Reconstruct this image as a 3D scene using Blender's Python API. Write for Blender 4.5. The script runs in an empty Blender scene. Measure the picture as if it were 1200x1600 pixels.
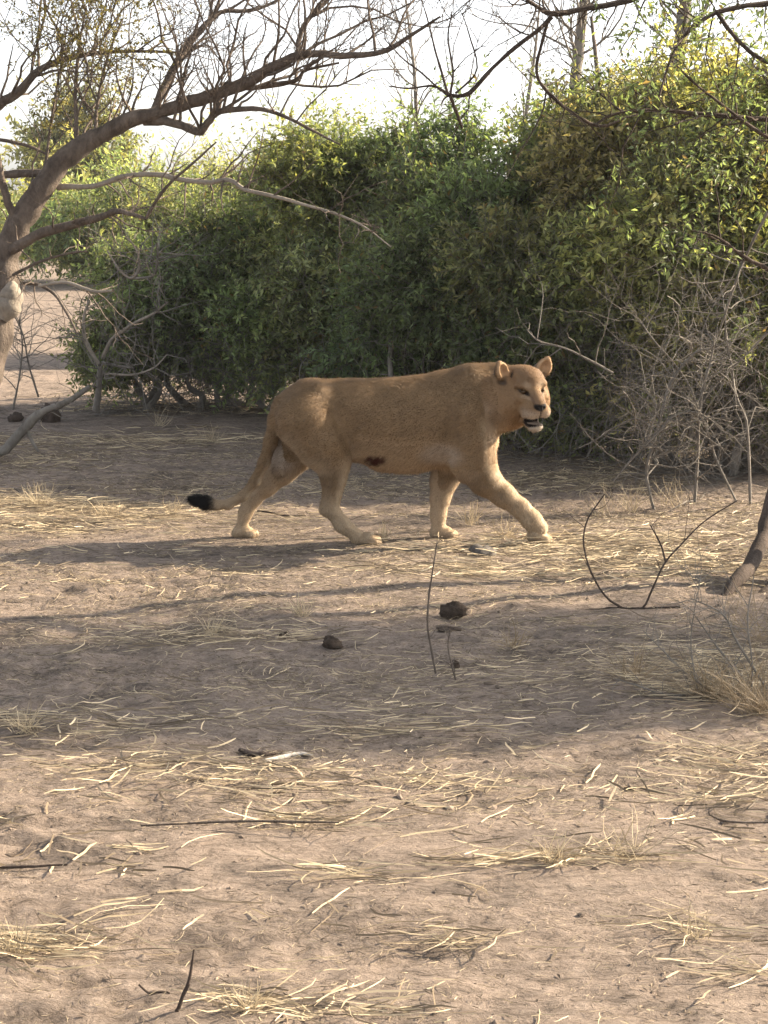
import bpy, math
import numpy as np

# ------------------------------------------------------------------ camera, sky, sun, exposure
SC = bpy.context.scene
COL = SC.collection
FPX = 3000.0                       # focal length in pixels of a 1200 x 1600 frame
HCAM = 1.88
PITCH = math.atan(500.0 / FPX)     # the horizon lies 300 pixels below the top edge
cam_data = bpy.data.cameras.new('camera')
cam_data.sensor_fit = 'VERTICAL'
cam_data.sensor_height = 36.0
cam_data.lens = FPX / 1600.0 * 36.0
cam_data.clip_start = 0.05
cam_data.clip_end = 6000.0
cam = bpy.data.objects.new('camera', cam_data)
cam.location = (0, 0, HCAM)
cam.rotation_euler = (math.pi / 2 - PITCH, 0, 0)
COL.objects.link(cam)
SC.camera = cam

SUN_EL = math.radians(27.0)
SUN_AZ = math.radians(22.0)        # angle from +X (right) towards +Y (away from the camera)
TO_SUN = np.array([math.cos(SUN_EL) * math.cos(SUN_AZ), math.cos(SUN_EL) * math.sin(SUN_AZ), math.sin(SUN_EL)])
world = bpy.data.worlds.new('World')
SC.world = world
world.use_nodes = True
wn = world.node_tree.nodes
bg = wn['Background']
sky = wn.new('ShaderNodeTexSky')
sky.sky_type = 'NISHITA'
sky.sun_disc = False
sky.sun_elevation = SUN_EL
sky.sun_rotation = math.pi / 2 - SUN_AZ
sky.altitude = 300
sky.air_density = 0.6
sky.dust_density = 2.5
sky.ozone_density = 0.3
hs = wn.new('ShaderNodeHueSaturation')          # dust-whitened air
hs.inputs['Saturation'].default_value = 0.36
world.node_tree.links.new(sky.outputs[0], hs.inputs['Color'])
warm = wn.new('ShaderNodeMix'); warm.data_type = 'RGBA'; warm.blend_type = 'MULTIPLY'; warm.inputs[0].default_value = 1.0
warm.inputs[7].default_value = (1.0, 0.985, 0.96, 1)
world.node_tree.links.new(hs.outputs[0], warm.inputs[6])
world.node_tree.links.new(warm.outputs[2], bg.inputs[0])
bg.inputs[1].default_value = 0.13

sun_data = bpy.data.lights.new('sun', 'SUN')
sun_data.energy = 5.0
sun_data.angle = math.radians(0.6)
sun_data.color = (1.0, 0.82, 0.60)
sun = bpy.data.objects.new('sun', sun_data)
from mathutils import Vector
sun.rotation_euler = Vector(TO_SUN).to_track_quat('Z', 'Y').to_euler()
sun.location = (6, 6, 8)
COL.objects.link(sun)

SC.view_settings.view_transform = 'Standard'
SC.view_settings.look = 'None'
SC.view_settings.gamma = 1.0
SC.view_settings.use_curve_mapping = False
SC.view_settings.exposure = 1.72
SC.cycles.max_bounces = 6
SC.cycles.diffuse_bounces = 3
SC.cycles.transmission_bounces = 4
SC.cycles.transparent_max_bounces = 4
SC.cycles.volume_bounces = 0
SC.cycles.use_denoising = True

# ------------------------------------------------------------------ helpers
_F = np.array([0, math.cos(PITCH), -math.sin(PITCH)])
_U = np.array([0, math.sin(PITCH), math.cos(PITCH)])
_R = np.array([1.0, 0, 0])
_C = np.array([0, 0, HCAM])

def ray(px, py):
    return _F * FPX + _R * (px - 600.0) + _U * (800.0 - py)

def at(px, py, Y):
    d = ray(px, py)
    return _C + d * (Y / d[1])

def on_ground(px, py):
    d = ray(px, py)
    p = _C + d * (-HCAM / d[2])
    p[2] = ground_z(p[0], p[1])
    return p

def depth(p):
    return float(np.dot(np.asarray(p) - _C, _F))

def norm(v):
    return v / np.maximum(np.linalg.norm(v, axis=-1, keepdims=True), 1e-9)

_tab = np.random.default_rng(11).random((8, 256, 256))

def vnoise(x, y, s=0):
    x = np.asarray(x, float); y = np.asarray(y, float)
    xi = np.floor(x).astype(int); yi = np.floor(y).astype(int)
    fx = x - xi; fy = y - yi
    fx = fx * fx * (3 - 2 * fx); fy = fy * fy * (3 - 2 * fy)
    T = _tab[s % 8]
    a = T[xi & 255, yi & 255]; b = T[(xi + 1) & 255, yi & 255]
    c = T[xi & 255, (yi + 1) & 255]; d = T[(xi + 1) & 255, (yi + 1) & 255]
    return (a * (1 - fx) + b * fx) * (1 - fy) + (c * (1 - fx) + d * fx) * fy

def fbm(x, y, s=0, o=4):
    v = 0; a = 0.5
    for i in range(o):
        v = v + a * (vnoise(x, y, s + i) - 0.5)
        x = np.asarray(x) * 2.03 + 7.1; y = np.asarray(y) * 2.03 + 3.7; a *= 0.5
    return v

LION_Y = 10.32

def ground_z(x, y):
    x = np.asarray(x, float); y = np.asarray(y, float)
    z = 0.10 * fbm(x * 0.35, y * 0.5, 0, 3) + 0.065 * fbm(x * 1.5, y * 2.2, 2, 4)
    rough = 0.5 + np.clip(fbm(x * 0.9, y * 1.1, 4, 3) * 3, -0.4, 0.9)
    z = z + 0.06 * rough * fbm(x * 6.5, y * 8.5, 1, 4) + 0.022 * rough * fbm(x * 23, y * 27, 5, 2)
    k = np.exp(-(((x - 0.0) / 1.3) ** 4 + ((y - LION_Y) / 0.55) ** 4))
    far = np.clip((y - 30) / 60.0, 0, 1)
    return z * (1 - 0.85 * k) * (1 - far)

def mesh_obj(name, verts, faces, mat, parent=None, colors=None, smooth=False, loc=None):
    """verts (N,3) in world space, faces (M,3|4); one mesh object. With a parent the vertices move into its space."""
    verts = np.asarray(verts, np.float32); faces = np.asarray(faces, np.int32)
    off = np.zeros(3, np.float32)
    if parent is not None:
        off = np.array(parent.location, np.float32)
    elif loc is not None:
        off = np.asarray(loc, np.float32)
    me = bpy.data.meshes.new(name)
    n = faces.shape[1]
    me.vertices.add(len(verts))
    me.vertices.foreach_set('co', (verts - off).ravel())
    me.loops.add(faces.size)
    me.loops.foreach_set('vertex_index', faces.ravel())
    me.polygons.add(len(faces))
    me.polygons.foreach_set('loop_start', np.arange(0, faces.size, n, dtype=np.int32))
    me.polygons.foreach_set('use_smooth', np.full(len(faces), smooth, dtype=bool))
    if colors is not None:
        at_ = me.attributes.new('Col', 'FLOAT_COLOR', 'POINT')
        c4 = np.ones((len(verts), 4), np.float32); c4[:, :3] = np.clip(colors, 0, 1)
        at_.data.foreach_set('color', c4.ravel())
    me.update(calc_edges=True)
    me.materials.append(mat)
    ob = bpy.data.objects.new(name, me)
    COL.objects.link(ob)
    if parent is not None:
        ob.parent = parent
    elif loc is not None:
        ob.location = loc
    return ob

def empty(name, loc):
    e = bpy.data.objects.new(name, None)
    e.location = tuple(float(v) for v in loc)
    e.empty_display_size = 0.1
    COL.objects.link(e)
    return e

def tag(o, label, cat, group=None, kind=None):
    o['label'] = label; o['category'] = cat
    if group: o['group'] = group
    if kind: o['kind'] = kind
    return o

class Bag:
    """collects triangle or quad soups"""
    def __init__(self): self.v = []; self.f = []; self.c = []; self.n = 0
    def add(self, v, f, c=None):
        v = np.asarray(v, np.float32).reshape(-1, 3)
        self.v.append(v); self.f.append(np.asarray(f, np.int32) + self.n); self.n += len(v)
        if c is not None: self.c.append(np.broadcast_to(np.asarray(c, np.float32), (len(v), 3)))
    def build(self, name, mat, parent=None, smooth=False, loc=None):
        return mesh_obj(name, np.concatenate(self.v), np.concatenate(self.f), mat, parent,
                        np.concatenate(self.c) if self.c else None, smooth, loc)

def tubes(P, Rr, sides=4):
    """P (N,K,3), Rr (N,K) -> verts, quads of N tubes"""
    P = np.asarray(P, float); Rr = np.asarray(Rr, float)
    N, K, _ = P.shape
    T = np.empty_like(P)
    T[:, 1:-1] = P[:, 2:] - P[:, :-2]; T[:, 0] = P[:, 1] - P[:, 0]; T[:, -1] = P[:, -1] - P[:, -2]
    T = norm(T)
    ref = np.tile(np.array([0.31, -0.92, 0.24]), (N, 1))
    bad = np.abs((T[:, 0] * ref).sum(-1)) > 0.85
    ref[bad] = np.array([0.9, 0.1, 0.42])
    A = np.empty_like(P); prev = ref
    for k in range(K):
        a = norm(prev - (prev * T[:, k]).sum(-1, keepdims=True) * T[:, k]); A[:, k] = a; prev = a
    B = np.cross(T, A)
    ang = np.arange(sides) / sides * 2 * math.pi
    V = P[:, :, None, :] + Rr[:, :, None, None] * (np.cos(ang)[None, None, :, None] * A[:, :, None, :] + np.sin(ang)[None, None, :, None] * B[:, :, None, :])
    base = (np.arange(N) * K * sides)[:, None, None] + (np.arange(K - 1) * sides)[None, :, None] + np.arange(sides)[None, None, :]
    nxt = (np.arange(N) * K * sides)[:, None, None] + (np.arange(K - 1) * sides)[None, :, None] + ((np.arange(sides) + 1) % sides)[None, None, :]
    Fq = np.stack([base, nxt, nxt + sides, base + sides], -1).reshape(-1, 4)
    return V.reshape(-1, 3), Fq

def leaves(base, d, nrm, L, W, fold=0.25):
    """diamond leaves bent along the midrib"""
    base = np.asarray(base); d = norm(d)
    s = norm(np.cross(d, nrm)); nn = np.cross(s, d)
    L = np.asarray(L)[:, None]; W = np.asarray(W)[:, None]
    mid = base + d * L * 0.42 + nn * (W * fold)
    V = np.stack([base, mid + s * W * 0.5, base + d * L - nn * L * 0.08, mid - s * W * 0.5], 1)
    n = len(base); i = np.arange(n)[:, None] * 4
    F = np.concatenate([i + np.array([[0, 1, 2]]), i + np.array([[0, 2, 3]])], 1).reshape(-1, 3)
    return V.reshape(-1, 3), F

def resample(pts, rad, K, rng=None, wob=0.0):
    pts = np.asarray(pts, float); rad = np.asarray(rad, float)
    n = len(pts)
    # Catmull-Rom through the points
    ext = np.concatenate([[2 * pts[0] - pts[1]], pts, [2 * pts[-1] - pts[-2]]])
    t = np.linspace(0, n - 1, K); i = np.minimum(t.astype(int), n - 2); u = (t - i)[:, None]
    p0, p1, p2, p3 = ext[i], ext[i + 1], ext[i + 2], ext[i + 3]
    q = 0.5 * (2 * p1 + (p2 - p0) * u + (2 * p0 - 5 * p1 + 4 * p2 - p3) * u ** 2 + (3 * p1 - p0 - 3 * p2 + p3) * u ** 3)
    r = np.interp(t, np.arange(n), rad)
    if rng is not None and wob > 0:
        q = q + rng.normal(0, 1, q.shape) * (r * wob)[:, None]
        r = r * (1 + rng.normal(0, wob * 0.8, r.shape))
    return q, r

def traced(px, Y0, Y1, K=None, rng=None, wob=0.12):
    """a limb whose course is known from the photograph: (px, py, radius px) at depths Y0 .. Y1"""
    n = len(px)
    pts = []; rad = []
    for i, (x, y, r) in enumerate(px):
        Y = Y0 + (Y1 - Y0) * i / max(n - 1, 1)
        p = at(x, y, Y); pts.append(p); rad.append(r * depth(p) / FPX)
    return resample(pts, rad, K or max(6, n * 3), rng, wob)

def grow(parents, n, L, K, rng, up=0.3, spread=0.8, along=0.5, rscale=0.55, rmax=0.012, rmin=0.0022, t0=0.15, wig=0.22, grav=0.0):
    """n twigs leaving random points of the parent polylines [(pts, rad), ...] -> (n,K,3),(n,K)"""
    ws = np.array([np.linalg.norm(np.diff(p, axis=0), axis=1).sum() for p, r in parents]); ws = ws / ws.sum()
    ch = rng.choice(len(parents), n, p=ws)
    O = np.empty((n, 3)); T = np.empty((n, 3)); R0 = np.empty(n)
    for j in range(n):
        p, r = parents[ch[j]]
        t = (t0 + (1 - t0) * rng.random()) * (len(p) - 1); i = min(int(t), len(p) - 2); u = t - i
        O[j] = p[i] * (1 - u) + p[i + 1] * u; T[j] = p[i + 1] - p[i]; R0[j] = r[i]
    T = norm(T)
    perp = norm(np.cross(T, rng.normal(0, 1, (n, 3))))
    D = norm(T * along + perp * spread + np.array([0, 0, up]))
    Ls = rng.uniform(L[0], L[1], n) * rng.uniform(0.7, 1.1, n)
    P = np.empty((n, K, 3)); P[:, 0] = O
    step = (Ls / (K - 1))[:, None]
    for k in range(1, K):
        D = norm(D + rng.normal(0, wig, (n, 3)) + np.array([0, 0, up * 0.15 - grav]))
        P[:, k] = P[:, k - 1] + D * step
    r0 = np.clip(R0 * rscale, rmin, rmax)
    Rr = np.maximum(r0[:, None] * np.linspace(1, 0.3, K)[None, :], rmin * 0.55)
    return P, Rr

def as_list(P, R):
    return [(P[i], R[i]) for i in range(len(P))]

# ------------------------------------------------------------------ materials
def newmat(name):
    m = bpy.data.materials.new(name); m.use_nodes = True
    nt = m.node_tree; b = nt.nodes['Principled BSDF']; b.inputs['Roughness'].default_value = 0.85
    if 'Specular IOR Level' in b.inputs: b.inputs['Specular IOR Level'].default_value = 0.25
    return m, nt, b

def N(nt, t, **kw):
    n = nt.nodes.new(t)
    for k, v in kw.items():
        if k in n.inputs: n.inputs[k].default_value = v
        else: setattr(n, k, v)
    return n

def ramp(nt, fac, stops):
    r = nt.nodes.new('ShaderNodeValToRGB'); e = r.color_ramp.elements
    while len(e) < len(stops): e.new(0.5)
    for i, (p, c) in enumerate(stops):
        e[i].position = p; e[i].color = (*c, 1) if len(c) == 3 else c
    nt.links.new(fac, r.inputs[0]); return r

def attr(nt):
    a = nt.nodes.new('ShaderNodeAttribute'); a.attribute_name = 'Col'; return a

def mat_leaf(name, trans=0.35, gloss=0.5):
    m, nt, b = newmat(name)
    a = attr(nt)
    out = nt.nodes['Material Output']
    b.inputs['Roughness'].default_value = gloss; b.inputs['Specular IOR Level'].default_value = 0.35
    nt.links.new(a.outputs['Color'], b.inputs['Base Color'])
    tr = N(nt, 'ShaderNodeBsdfTranslucent')
    mixc = N(nt, 'ShaderNodeMix', data_type='RGBA', blend_type='MULTIPLY'); mixc.inputs[0].default_value = 1.0
    nt.links.new(a.outputs['Color'], mixc.inputs[6]); mixc.inputs[7].default_value = (1.5, 1.45, 0.7, 1)
    nt.links.new(mixc.outputs[2], tr.inputs[0])
    ms = N(nt, 'ShaderNodeMixShader'); ms.inputs[0].default_value = trans
    nt.links.new(b.outputs[0], ms.inputs[1]); nt.links.new(tr.outputs[0], ms.inputs[2]); nt.links.new(ms.outputs[0], out.inputs[0])
    return m

def mat_bark(name, c1, c2, scale=9.0, bump=0.5):
    m, nt, b = newmat(name)
    tc = N(nt, 'ShaderNodeTexCoord')
    mp = N(nt, 'ShaderNodeMapping'); mp.inputs['Scale'].default_value = (1, 1, 0.55)
    nt.links.new(tc.outputs['Object'], mp.inputs[0])
    n1 = N(nt, 'ShaderNodeTexNoise', Scale=scale, Detail=7.0, Roughness=0.65); nt.links.new(mp.outputs[0], n1.inputs['Vector'])
    n2 = N(nt, 'ShaderNodeTexNoise', Scale=scale * 6, Detail=5.0, Roughness=0.7); nt.links.new(mp.outputs[0], n2.inputs['Vector'])
    r = ramp(nt, n1.outputs[0], [(0.3, c1), (0.68, c2)])
    mx = N(nt, 'ShaderNodeMix', data_type='RGBA', blend_type='MULTIPLY'); mx.inputs[0].default_value = 0.35
    r2 = ramp(nt, n2.outputs[0], [(0.3, (0.45, 0.45, 0.45)), (0.65, (1.15, 1.15, 1.15))])
    nt.links.new(r.outputs[0], mx.inputs[6]); nt.links.new(r2.outputs[0], mx.inputs[7])
    nt.links.new(mx.outputs[2], b.inputs['Base Color'])
    bp = N(nt, 'ShaderNodeBump', Strength=bump, Distance=0.02)
    nt.links.new(n2.outputs[0], bp.inputs['Height']); nt.links.new(bp.outputs[0], b.inputs['Normal'])
    b.inputs['Roughness'].default_value = 0.9
    return m

def mat_col(name, rough=0.85, trans=0.0):
    m, nt, b = newmat(name)
    a = attr(nt); nt.links.new(a.outputs['Color'], b.inputs['Base Color']); b.inputs['Roughness'].default_value = rough
    if trans > 0:
        tr = N(nt, 'ShaderNodeBsdfTranslucent'); nt.links.new(a.outputs['Color'], tr.inputs[0])
        ms = N(nt, 'ShaderNodeMixShader'); ms.inputs[0].default_value = trans
        nt.links.new(b.outputs[0], ms.inputs[1]); nt.links.new(tr.outputs[0], ms.inputs[2])
        nt.links.new(ms.outputs[0], nt.nodes['Material Output'].inputs[0])
    return m

M = {}
M['leaf'] = mat_leaf('leaf_green', 0.46, 0.5)
M['straw'] = mat_col('straw', 0.6, 0.2)
M['litter'] = mat_col('litter', 0.9, 0.1)
M['clod'] = mat_col('clod', 0.95)
M['bark'] = mat_bark('bark_brown', (0.07, 0.055, 0.044), (0.23, 0.187, 0.152), 13.0, 1.0)
M['bark_grey'] = mat_bark('bark_grey', (0.12, 0.109, 0.094), (0.26, 0.237, 0.205), 10.0)
M['bark_pale'] = mat_bark('bark_pale', (0.20, 0.175, 0.14), (0.36, 0.315, 0.26), 10.0)
M['bark_dark'] = mat_bark('bark_dark', (0.03, 0.022, 0.017), (0.10, 0.075, 0.06), 12.0)
M['wood_dead'] = mat_bark('wood_weathered', (0.42, 0.39, 0.35), (0.66, 0.62, 0.56), 30.0)
M['dung'] = mat_bark('dung', (0.05, 0.037, 0.028), (0.15, 0.108, 0.078), 60.0, 1.0)
M['stone'] = mat_bark('stone_grey', (0.07, 0.062, 0.055), (0.16, 0.143, 0.125), 30.0, 0.4)

def mat_ground():
    m, nt, b = newmat('sandy_ground')
    tc = N(nt, 'ShaderNodeTexCoord')
    mp = N(nt, 'ShaderNodeMapping'); mp.inputs['Scale'].default_value = (1, 1.35, 1)
    nt.links.new(tc.outputs['Object'], mp.inputs[0])
    def noise(s, d=6.0, r=0.6, dist=0.0):
        n = N(nt, 'ShaderNodeTexNoise', Scale=s, Detail=d, Roughness=r, Distortion=dist)
        nt.links.new(mp.outputs[0], n.inputs['Vector']); return n.outputs[0]
    big, mid, fine, tiny = noise(0.55, 5.0, 0.55, 0.4), noise(3.2, 8.0, 0.68, 0.6), noise(17.0, 8.0, 0.72, 0.8), noise(80.0, 6.0, 0.75)
    sand = ramp(nt, fine, [(0.33, (0.098, 0.076, 0.060)), (0.45, (0.245, 0.194, 0.155)), (0.60, (0.305, 0.245, 0.198)), (0.74, (0.40, 0.328, 0.268))])
    soil = ramp(nt, fine, [(0.36, (0.036, 0.029, 0.025)), (0.50, (0.115, 0.093, 0.077)), (0.70, (0.24, 0.197, 0.162))])
    msk = ramp(nt, mid, [(0.44, (0, 0, 0)), (0.60, (1, 1, 1))])
    bmsk = ramp(nt, big, [(0.38, (0.35, 0.35, 0.35)), (0.62, (1, 1, 1))])
    mm = N(nt, 'ShaderNodeMath', operation='MULTIPLY'); nt.links.new(msk.outputs[0], mm.inputs[0]); nt.links.new(bmsk.outputs[0], mm.inputs[1])
    mx = N(nt, 'ShaderNodeMix', data_type='RGBA'); nt.links.new(mm.outputs[0], mx.inputs[0])
    nt.links.new(sand.outputs[0], mx.inputs[6]); nt.links.new(soil.outputs[0], mx.inputs[7])
    sp = ramp(nt, tiny, [(0.30, (0.42, 0.40, 0.38)), (0.50, (1, 1, 1)), (0.72, (1.0, 1.0, 1.0)), (0.85, (1.2, 1.17, 1.1))])
    mu = N(nt, 'ShaderNodeMix', data_type='RGBA', blend_type='MULTIPLY'); mu.inputs[0].default_value = 0.85
    nt.links.new(mx.outputs[2], mu.inputs[6]); nt.links.new(sp.outputs[0], mu.inputs[7])
    nt.links.new(mu.outputs[2], b.inputs['Base Color'])
    ad = N(nt, 'ShaderNodeMath', operation='MULTIPLY_ADD'); nt.links.new(tiny, ad.inputs[0]); ad.inputs[1].default_value = 0.35; nt.links.new(fine, ad.inputs[2])
    bp = N(nt, 'ShaderNodeBump', Strength=0.9, Distance=0.03); nt.links.new(ad.outputs[0], bp.inputs['Height']); nt.links.new(bp.outputs[0], b.inputs['Normal'])
    b.inputs['Roughness'].default_value = 0.95
    return m
M['ground'] = mat_ground()

# ------------------------------------------------------------------ ground: one sheet to the horizon
def spaced(a, b, s):
    return list(np.arange(a, b, s))
xs = spaced(-4.2, 4.2, 0.024)
g = 0.03; x = xs[-1]; right = []
while x < 2500: g *= 1.16; x += g; right.append(x)
left = [-v for v in right[::-1]]
xs = np.array(left + xs + right)
ys = []; y = 3.2
while y < 20: ys.append(y); y += max(0.013, 0.0014 * y * max(1, (y / 9) ** 1.6))
g = ys[-1] - ys[-2]
while y < 4000: ys.append(y); g *= 1.13; y += g
pre = []; y = 3.2; g = 0.03
while y > -120: g *= 1.25; y -= g; pre.append(y)
ys = np.array(pre[::-1] + ys)
GX, GY = np.meshgrid(xs, ys)
GZ = ground_z(GX, GY)
nx, ny = len(xs), len(ys)
idx = np.arange(nx * ny).reshape(ny, nx)
gf = np.stack([idx[:-1, :-1], idx[:-1, 1:], idx[1:, 1:], idx[1:, :-1]], -1).reshape(-1, 4)
ground = mesh_obj('ground', np.stack([GX, GY, GZ], -1).reshape(-1, 3), gf, M['ground'], smooth=True)
ground['kind'] = 'structure'; ground['label'] = 'sandy savanna ground with dry soil patches'
# ------------------------------------------------------------------ bushes
GREEN_DARK = np.array([0.118, 0.158, 0.086])
GREEN_MID = np.array([0.175, 0.212, 0.110])
GREEN_OLIVE = np.array([0.235, 0.240, 0.118])
GREEN_PALE = np.array([0.29, 0.275, 0.15])

def spray_batch(O, D, L, nl, ll, lw, rng, cols, K=5, droop=0.25, leaf_spread=0.9, tip=0.3):
    n = len(O)
    P = np.empty((n, K, 3)); P[:, 0] = O; d = D.copy(); st = (L / (K - 1))[:, None]
    for k in range(1, K):
        d = norm(d + rng.normal(0, 0.16, (n, 3)) + np.array([0, 0, -droop * k / K]))
        P[:, k] = P[:, k - 1] + d * st
    t = (np.linspace(0.12, 1.0, nl)[None, :] + rng.uniform(-0.04, 0.04, (n, nl))).clip(0, 0.999) * (K - 1)
    i = t.astype(int); u = (t - i)[..., None]
    ii = np.arange(n)[:, None]
    B = P[ii, i] * (1 - u) + P[ii, i + 1] * u
    T = norm(P[ii, i + 1] - P[ii, i])
    perp = norm(np.cross(T, rng.normal(0, 1, T.shape)))
    dl = norm(T * 0.55 + perp * leaf_spread)
    nr = norm(rng.normal(0, 0.7, T.shape) + np.array([0.1, -0.25, 0.9]))
    LL = ll * rng.uniform(0.55, 1.25, (n, nl)) * (1 - 0.25 * np.linspace(0, 1, nl))[None, :]
    V, F = leaves(B.reshape(-1, 3), dl.reshape(-1, 3), nr.reshape(-1, 3), LL.ravel(), LL.ravel() * lw * rng.uniform(0.8, 1.2, n * nl))
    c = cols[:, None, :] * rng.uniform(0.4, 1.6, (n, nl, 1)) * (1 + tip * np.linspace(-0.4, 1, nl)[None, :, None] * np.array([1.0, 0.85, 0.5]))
    dead = rng.random((n, nl)) < 0.018
    c[dead] = np.array([0.22, 0.16, 0.08]) * rng.uniform(0.6, 1.2, (dead.sum(), 1))
    C = np.repeat(c.reshape(-1, 3), 4, 0)
    return P, V, F, C

def bush(name, label, cat, lobes, n, leaf, rng, palette, group, base, zmin=0.25, front=0.75, L=(0.14, 0.40), nl=14, lw=0.40, n_tangle=120, stems=7, mat='leaf', twig='bark_grey', up=0.25, tangle_len=(0.4, 1.1), droop=0.25, inner=0.15, tangle_h=(0.0, 1.0), clumps=10, drop=0.2, shoots=70):
    """lobes: (centre xyz, radii xyz). Leafy sprays leave the shell of the lobes; bare wood shows underneath."""
    base = np.array(base, float); base[2] = ground_z(base[0], base[1])
    root = empty(name, base)
    full = []
    for c_, r_ in lobes:          # every lobe is a core with smaller clumps standing out of it
        c_ = np.array(c_, float) - np.array([0, 0, drop]); r_ = np.array(r_, float)
        full.append((c_, r_ * 0.60))
        for q in range(clumps):
            v_ = norm(rng.normal(0, 1, 3) + np.array([0.1, -0.55, 0.25]))
            full.append((c_ + v_ * r_ * rng.uniform(0.62, 0.95), r_ * rng.uniform(0.22, 0.40)))
    lobes = full
    cs = np.array([l[0] for l in lobes], float); rs = np.array([l[1] for l in lobes], float)
    ar = (rs[:, 0] * rs[:, 2] + rs[:, 1] * rs[:, 2] + rs[:, 0] * rs[:, 1]); ar /= ar.sum()
    ctint = rng.uniform(0.62, 1.45, len(lobes))[:, None] * (1 + rng.uniform(-0.06, 0.06, (len(lobes), 3)))
    O = []; D = []; S = []; KK = []; cnt = 0
    while cnt < n:
        m = n * 2
        k = rng.choice(len(lobes), m, p=ar)
        v = norm(rng.normal(0, 1, (m, 3)))
        v[:, 1] = np.where((v[:, 1] > 0) & (rng.random(m) < front * 0.7), -v[:, 1], v[:, 1])
        q = np.where(rng.random(m) < inner, rng.uniform(0.35, 0.8, m), rng.uniform(0.8, 1.0, m))
        bumpy = 1 + 0.35 * fbm(v[:, 0] * 3 + k * 3.1, v[:, 2] * 3 + v[:, 1] * 2, int(k[0]) % 5, 3)
        p = cs[k] + rs[k] * v * (q * bumpy)[:, None]
        rel = np.sqrt((((p[:, None, :] - cs[None]) / rs[None]) ** 2).sum(-1))
        rel[np.arange(m), k] = 9
        hid = rel.min(1) < 0.62
        zlow = zmin + 0.35 * (fbm(p[:, 0] * 1.6, p[:, 1] * 1.6, 3, 3) + 0.2)
        ok = (p[:, 2] > zlow + ground_z(p[:, 0], p[:, 1])) & (~hid | (rng.random(m) < 0.12))
        gap = fbm(p[:, 0] * 2.2 + 5, p[:, 2] * 2.2 + p[:, 1] * 0.7, 6, 3)
        ok &= (gap > -0.09) | (rng.random(m) < 0.10)
        O.append(p[ok]); D.append(v[ok]); S.append(q[ok]); KK.append(k[ok]); cnt += ok.sum()
    O = np.concatenate(O)[:n]; D = np.concatenate(D)[:n]; S = np.concatenate(S)[:n]
    D = norm(D * 0.8 + rng.normal(0, 0.45, D.shape) + np.array([0, 0, up]))
    pal = np.array(palette); pk = (fbm(O[:, 0] * 1.3, O[:, 2] * 1.3 + O[:, 1], 2, 3) * 1.6 + 0.5 + rng.normal(0, 0.18, len(O))).clip(0, 0.999) * (len(pal) - 1)
    i0 = pk.astype(int); u = (pk - i0)[:, None]
    cols = pal[i0] * (1 - u) + pal[np.minimum(i0 + 1, len(pal) - 1)] * u
    cols = cols * ctint[np.concatenate(KK)[:n]]
    Ls = rng.uniform(L[0], L[1], len(O))
    if shoots:                    # long loose shoots breaking the outline
        hi = np.argsort(-(O[:, 2] + rng.normal(0, 0.35, len(O))))[:shoots]
        D[hi] = norm(rng.normal(0, 0.45, (shoots, 3)) + np.array([0, -0.1, 0.9])); Ls[hi] = rng.uniform(0.35, 0.75, shoots) * (L[1] / 0.40)
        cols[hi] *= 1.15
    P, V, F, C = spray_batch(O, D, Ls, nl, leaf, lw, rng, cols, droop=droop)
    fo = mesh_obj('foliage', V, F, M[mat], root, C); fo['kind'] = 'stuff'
    tv, tf = tubes(P, np.linspace(0.0035, 0.0012, P.shape[1])[None, :] * rng.uniform(0.7, 1.2, (len(P), 1)), 3)
    tw = Bag(); tw.add(tv, tf)
    if n_tangle:   # bare, arching twigs in the skirt of the bush
        k = rng.choice(len(lobes), n_tangle, p=ar)
        v = norm(rng.normal(0, 1, (n_tangle, 3))); v[:, 1] = -np.abs(v[:, 1]); v[:, 2] = 0
        o = cs[k] + rs[k] * v * rng.uniform(0.3, 1.05, (n_tangle, 1))
        o[:, 2] = ground_z(o[:, 0], o[:, 1]) + rng.uniform(tangle_h[0], tangle_h[1], n_tangle)
        d = norm(rng.normal(0, 0.7, (n_tangle, 3)) + np.array([0, -0.3, 0.35]))
        Ls = rng.uniform(tangle_len[0], tangle_len[1], n_tangle); Kt = 8
        Pt = np.empty((n_tangle, Kt, 3)); Pt[:, 0] = o
        curl = norm(rng.normal(0, 1, (n_tangle, 3))) * 0.22
        for q in range(1, Kt):
            d = norm(d + curl + rng.normal(0, 0.10, d.shape) + np.array([0, 0, -0.05]))
            Pt[:, q] = Pt[:, q - 1] + d * (Ls / (Kt - 1))[:, None]
        Pt[:, :, 2] = np.maximum(Pt[:, :, 2], ground_z(Pt[:, :, 0], Pt[:, :, 1]) + 0.01)
        rt = rng.uniform(0.0022, 0.0055, (n_tangle, 1)) * np.linspace(1, 0.4, Kt)[None]
        tv, tf = tubes(Pt, rt, 3); tw.add(tv, tf)
        P2, R2 = grow(as_list(Pt, rt), n_tangle * 3, (0.10, 0.35), 4, rng, up=0.1, rscale=0.6, rmax=0.003, rmin=0.0014)
        tv, tf = tubes(P2, R2, 3); tw.add(tv, tf)
    t = tw.build('twigs', M[twig], root); t['kind'] = 'stuff'
    for j in range(stems):
        k = rng.choice(len(lobes), p=ar)
        a = cs[k] + np.array([rng.uniform(-0.5, 0.5) * rs[k][0], rng.uniform(-0.6, 0.2) * rs[k][1], 0]); a[2] = ground_z(a[0], a[1]) - 0.03
        e = cs[k] + rs[k] * norm(rng.normal(0, 1, 3)) * 0.5
        mdl = (a + e) / 2 + rng.normal(0, 0.18, 3)
        pp, rr = resample([a, (a + mdl) / 2 + rng.normal(0, 0.08, 3), mdl, e], [0.034, 0.028, 0.02, 0.008], 12, rng, 0.1)
        b = Bag(); v_, f_ = tubes(pp[None], rr[None], 6); b.add(v_, f_); b.build('stem', M[twig], root, smooth=True)
    tag(root, label, cat, group)
    return root

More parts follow.
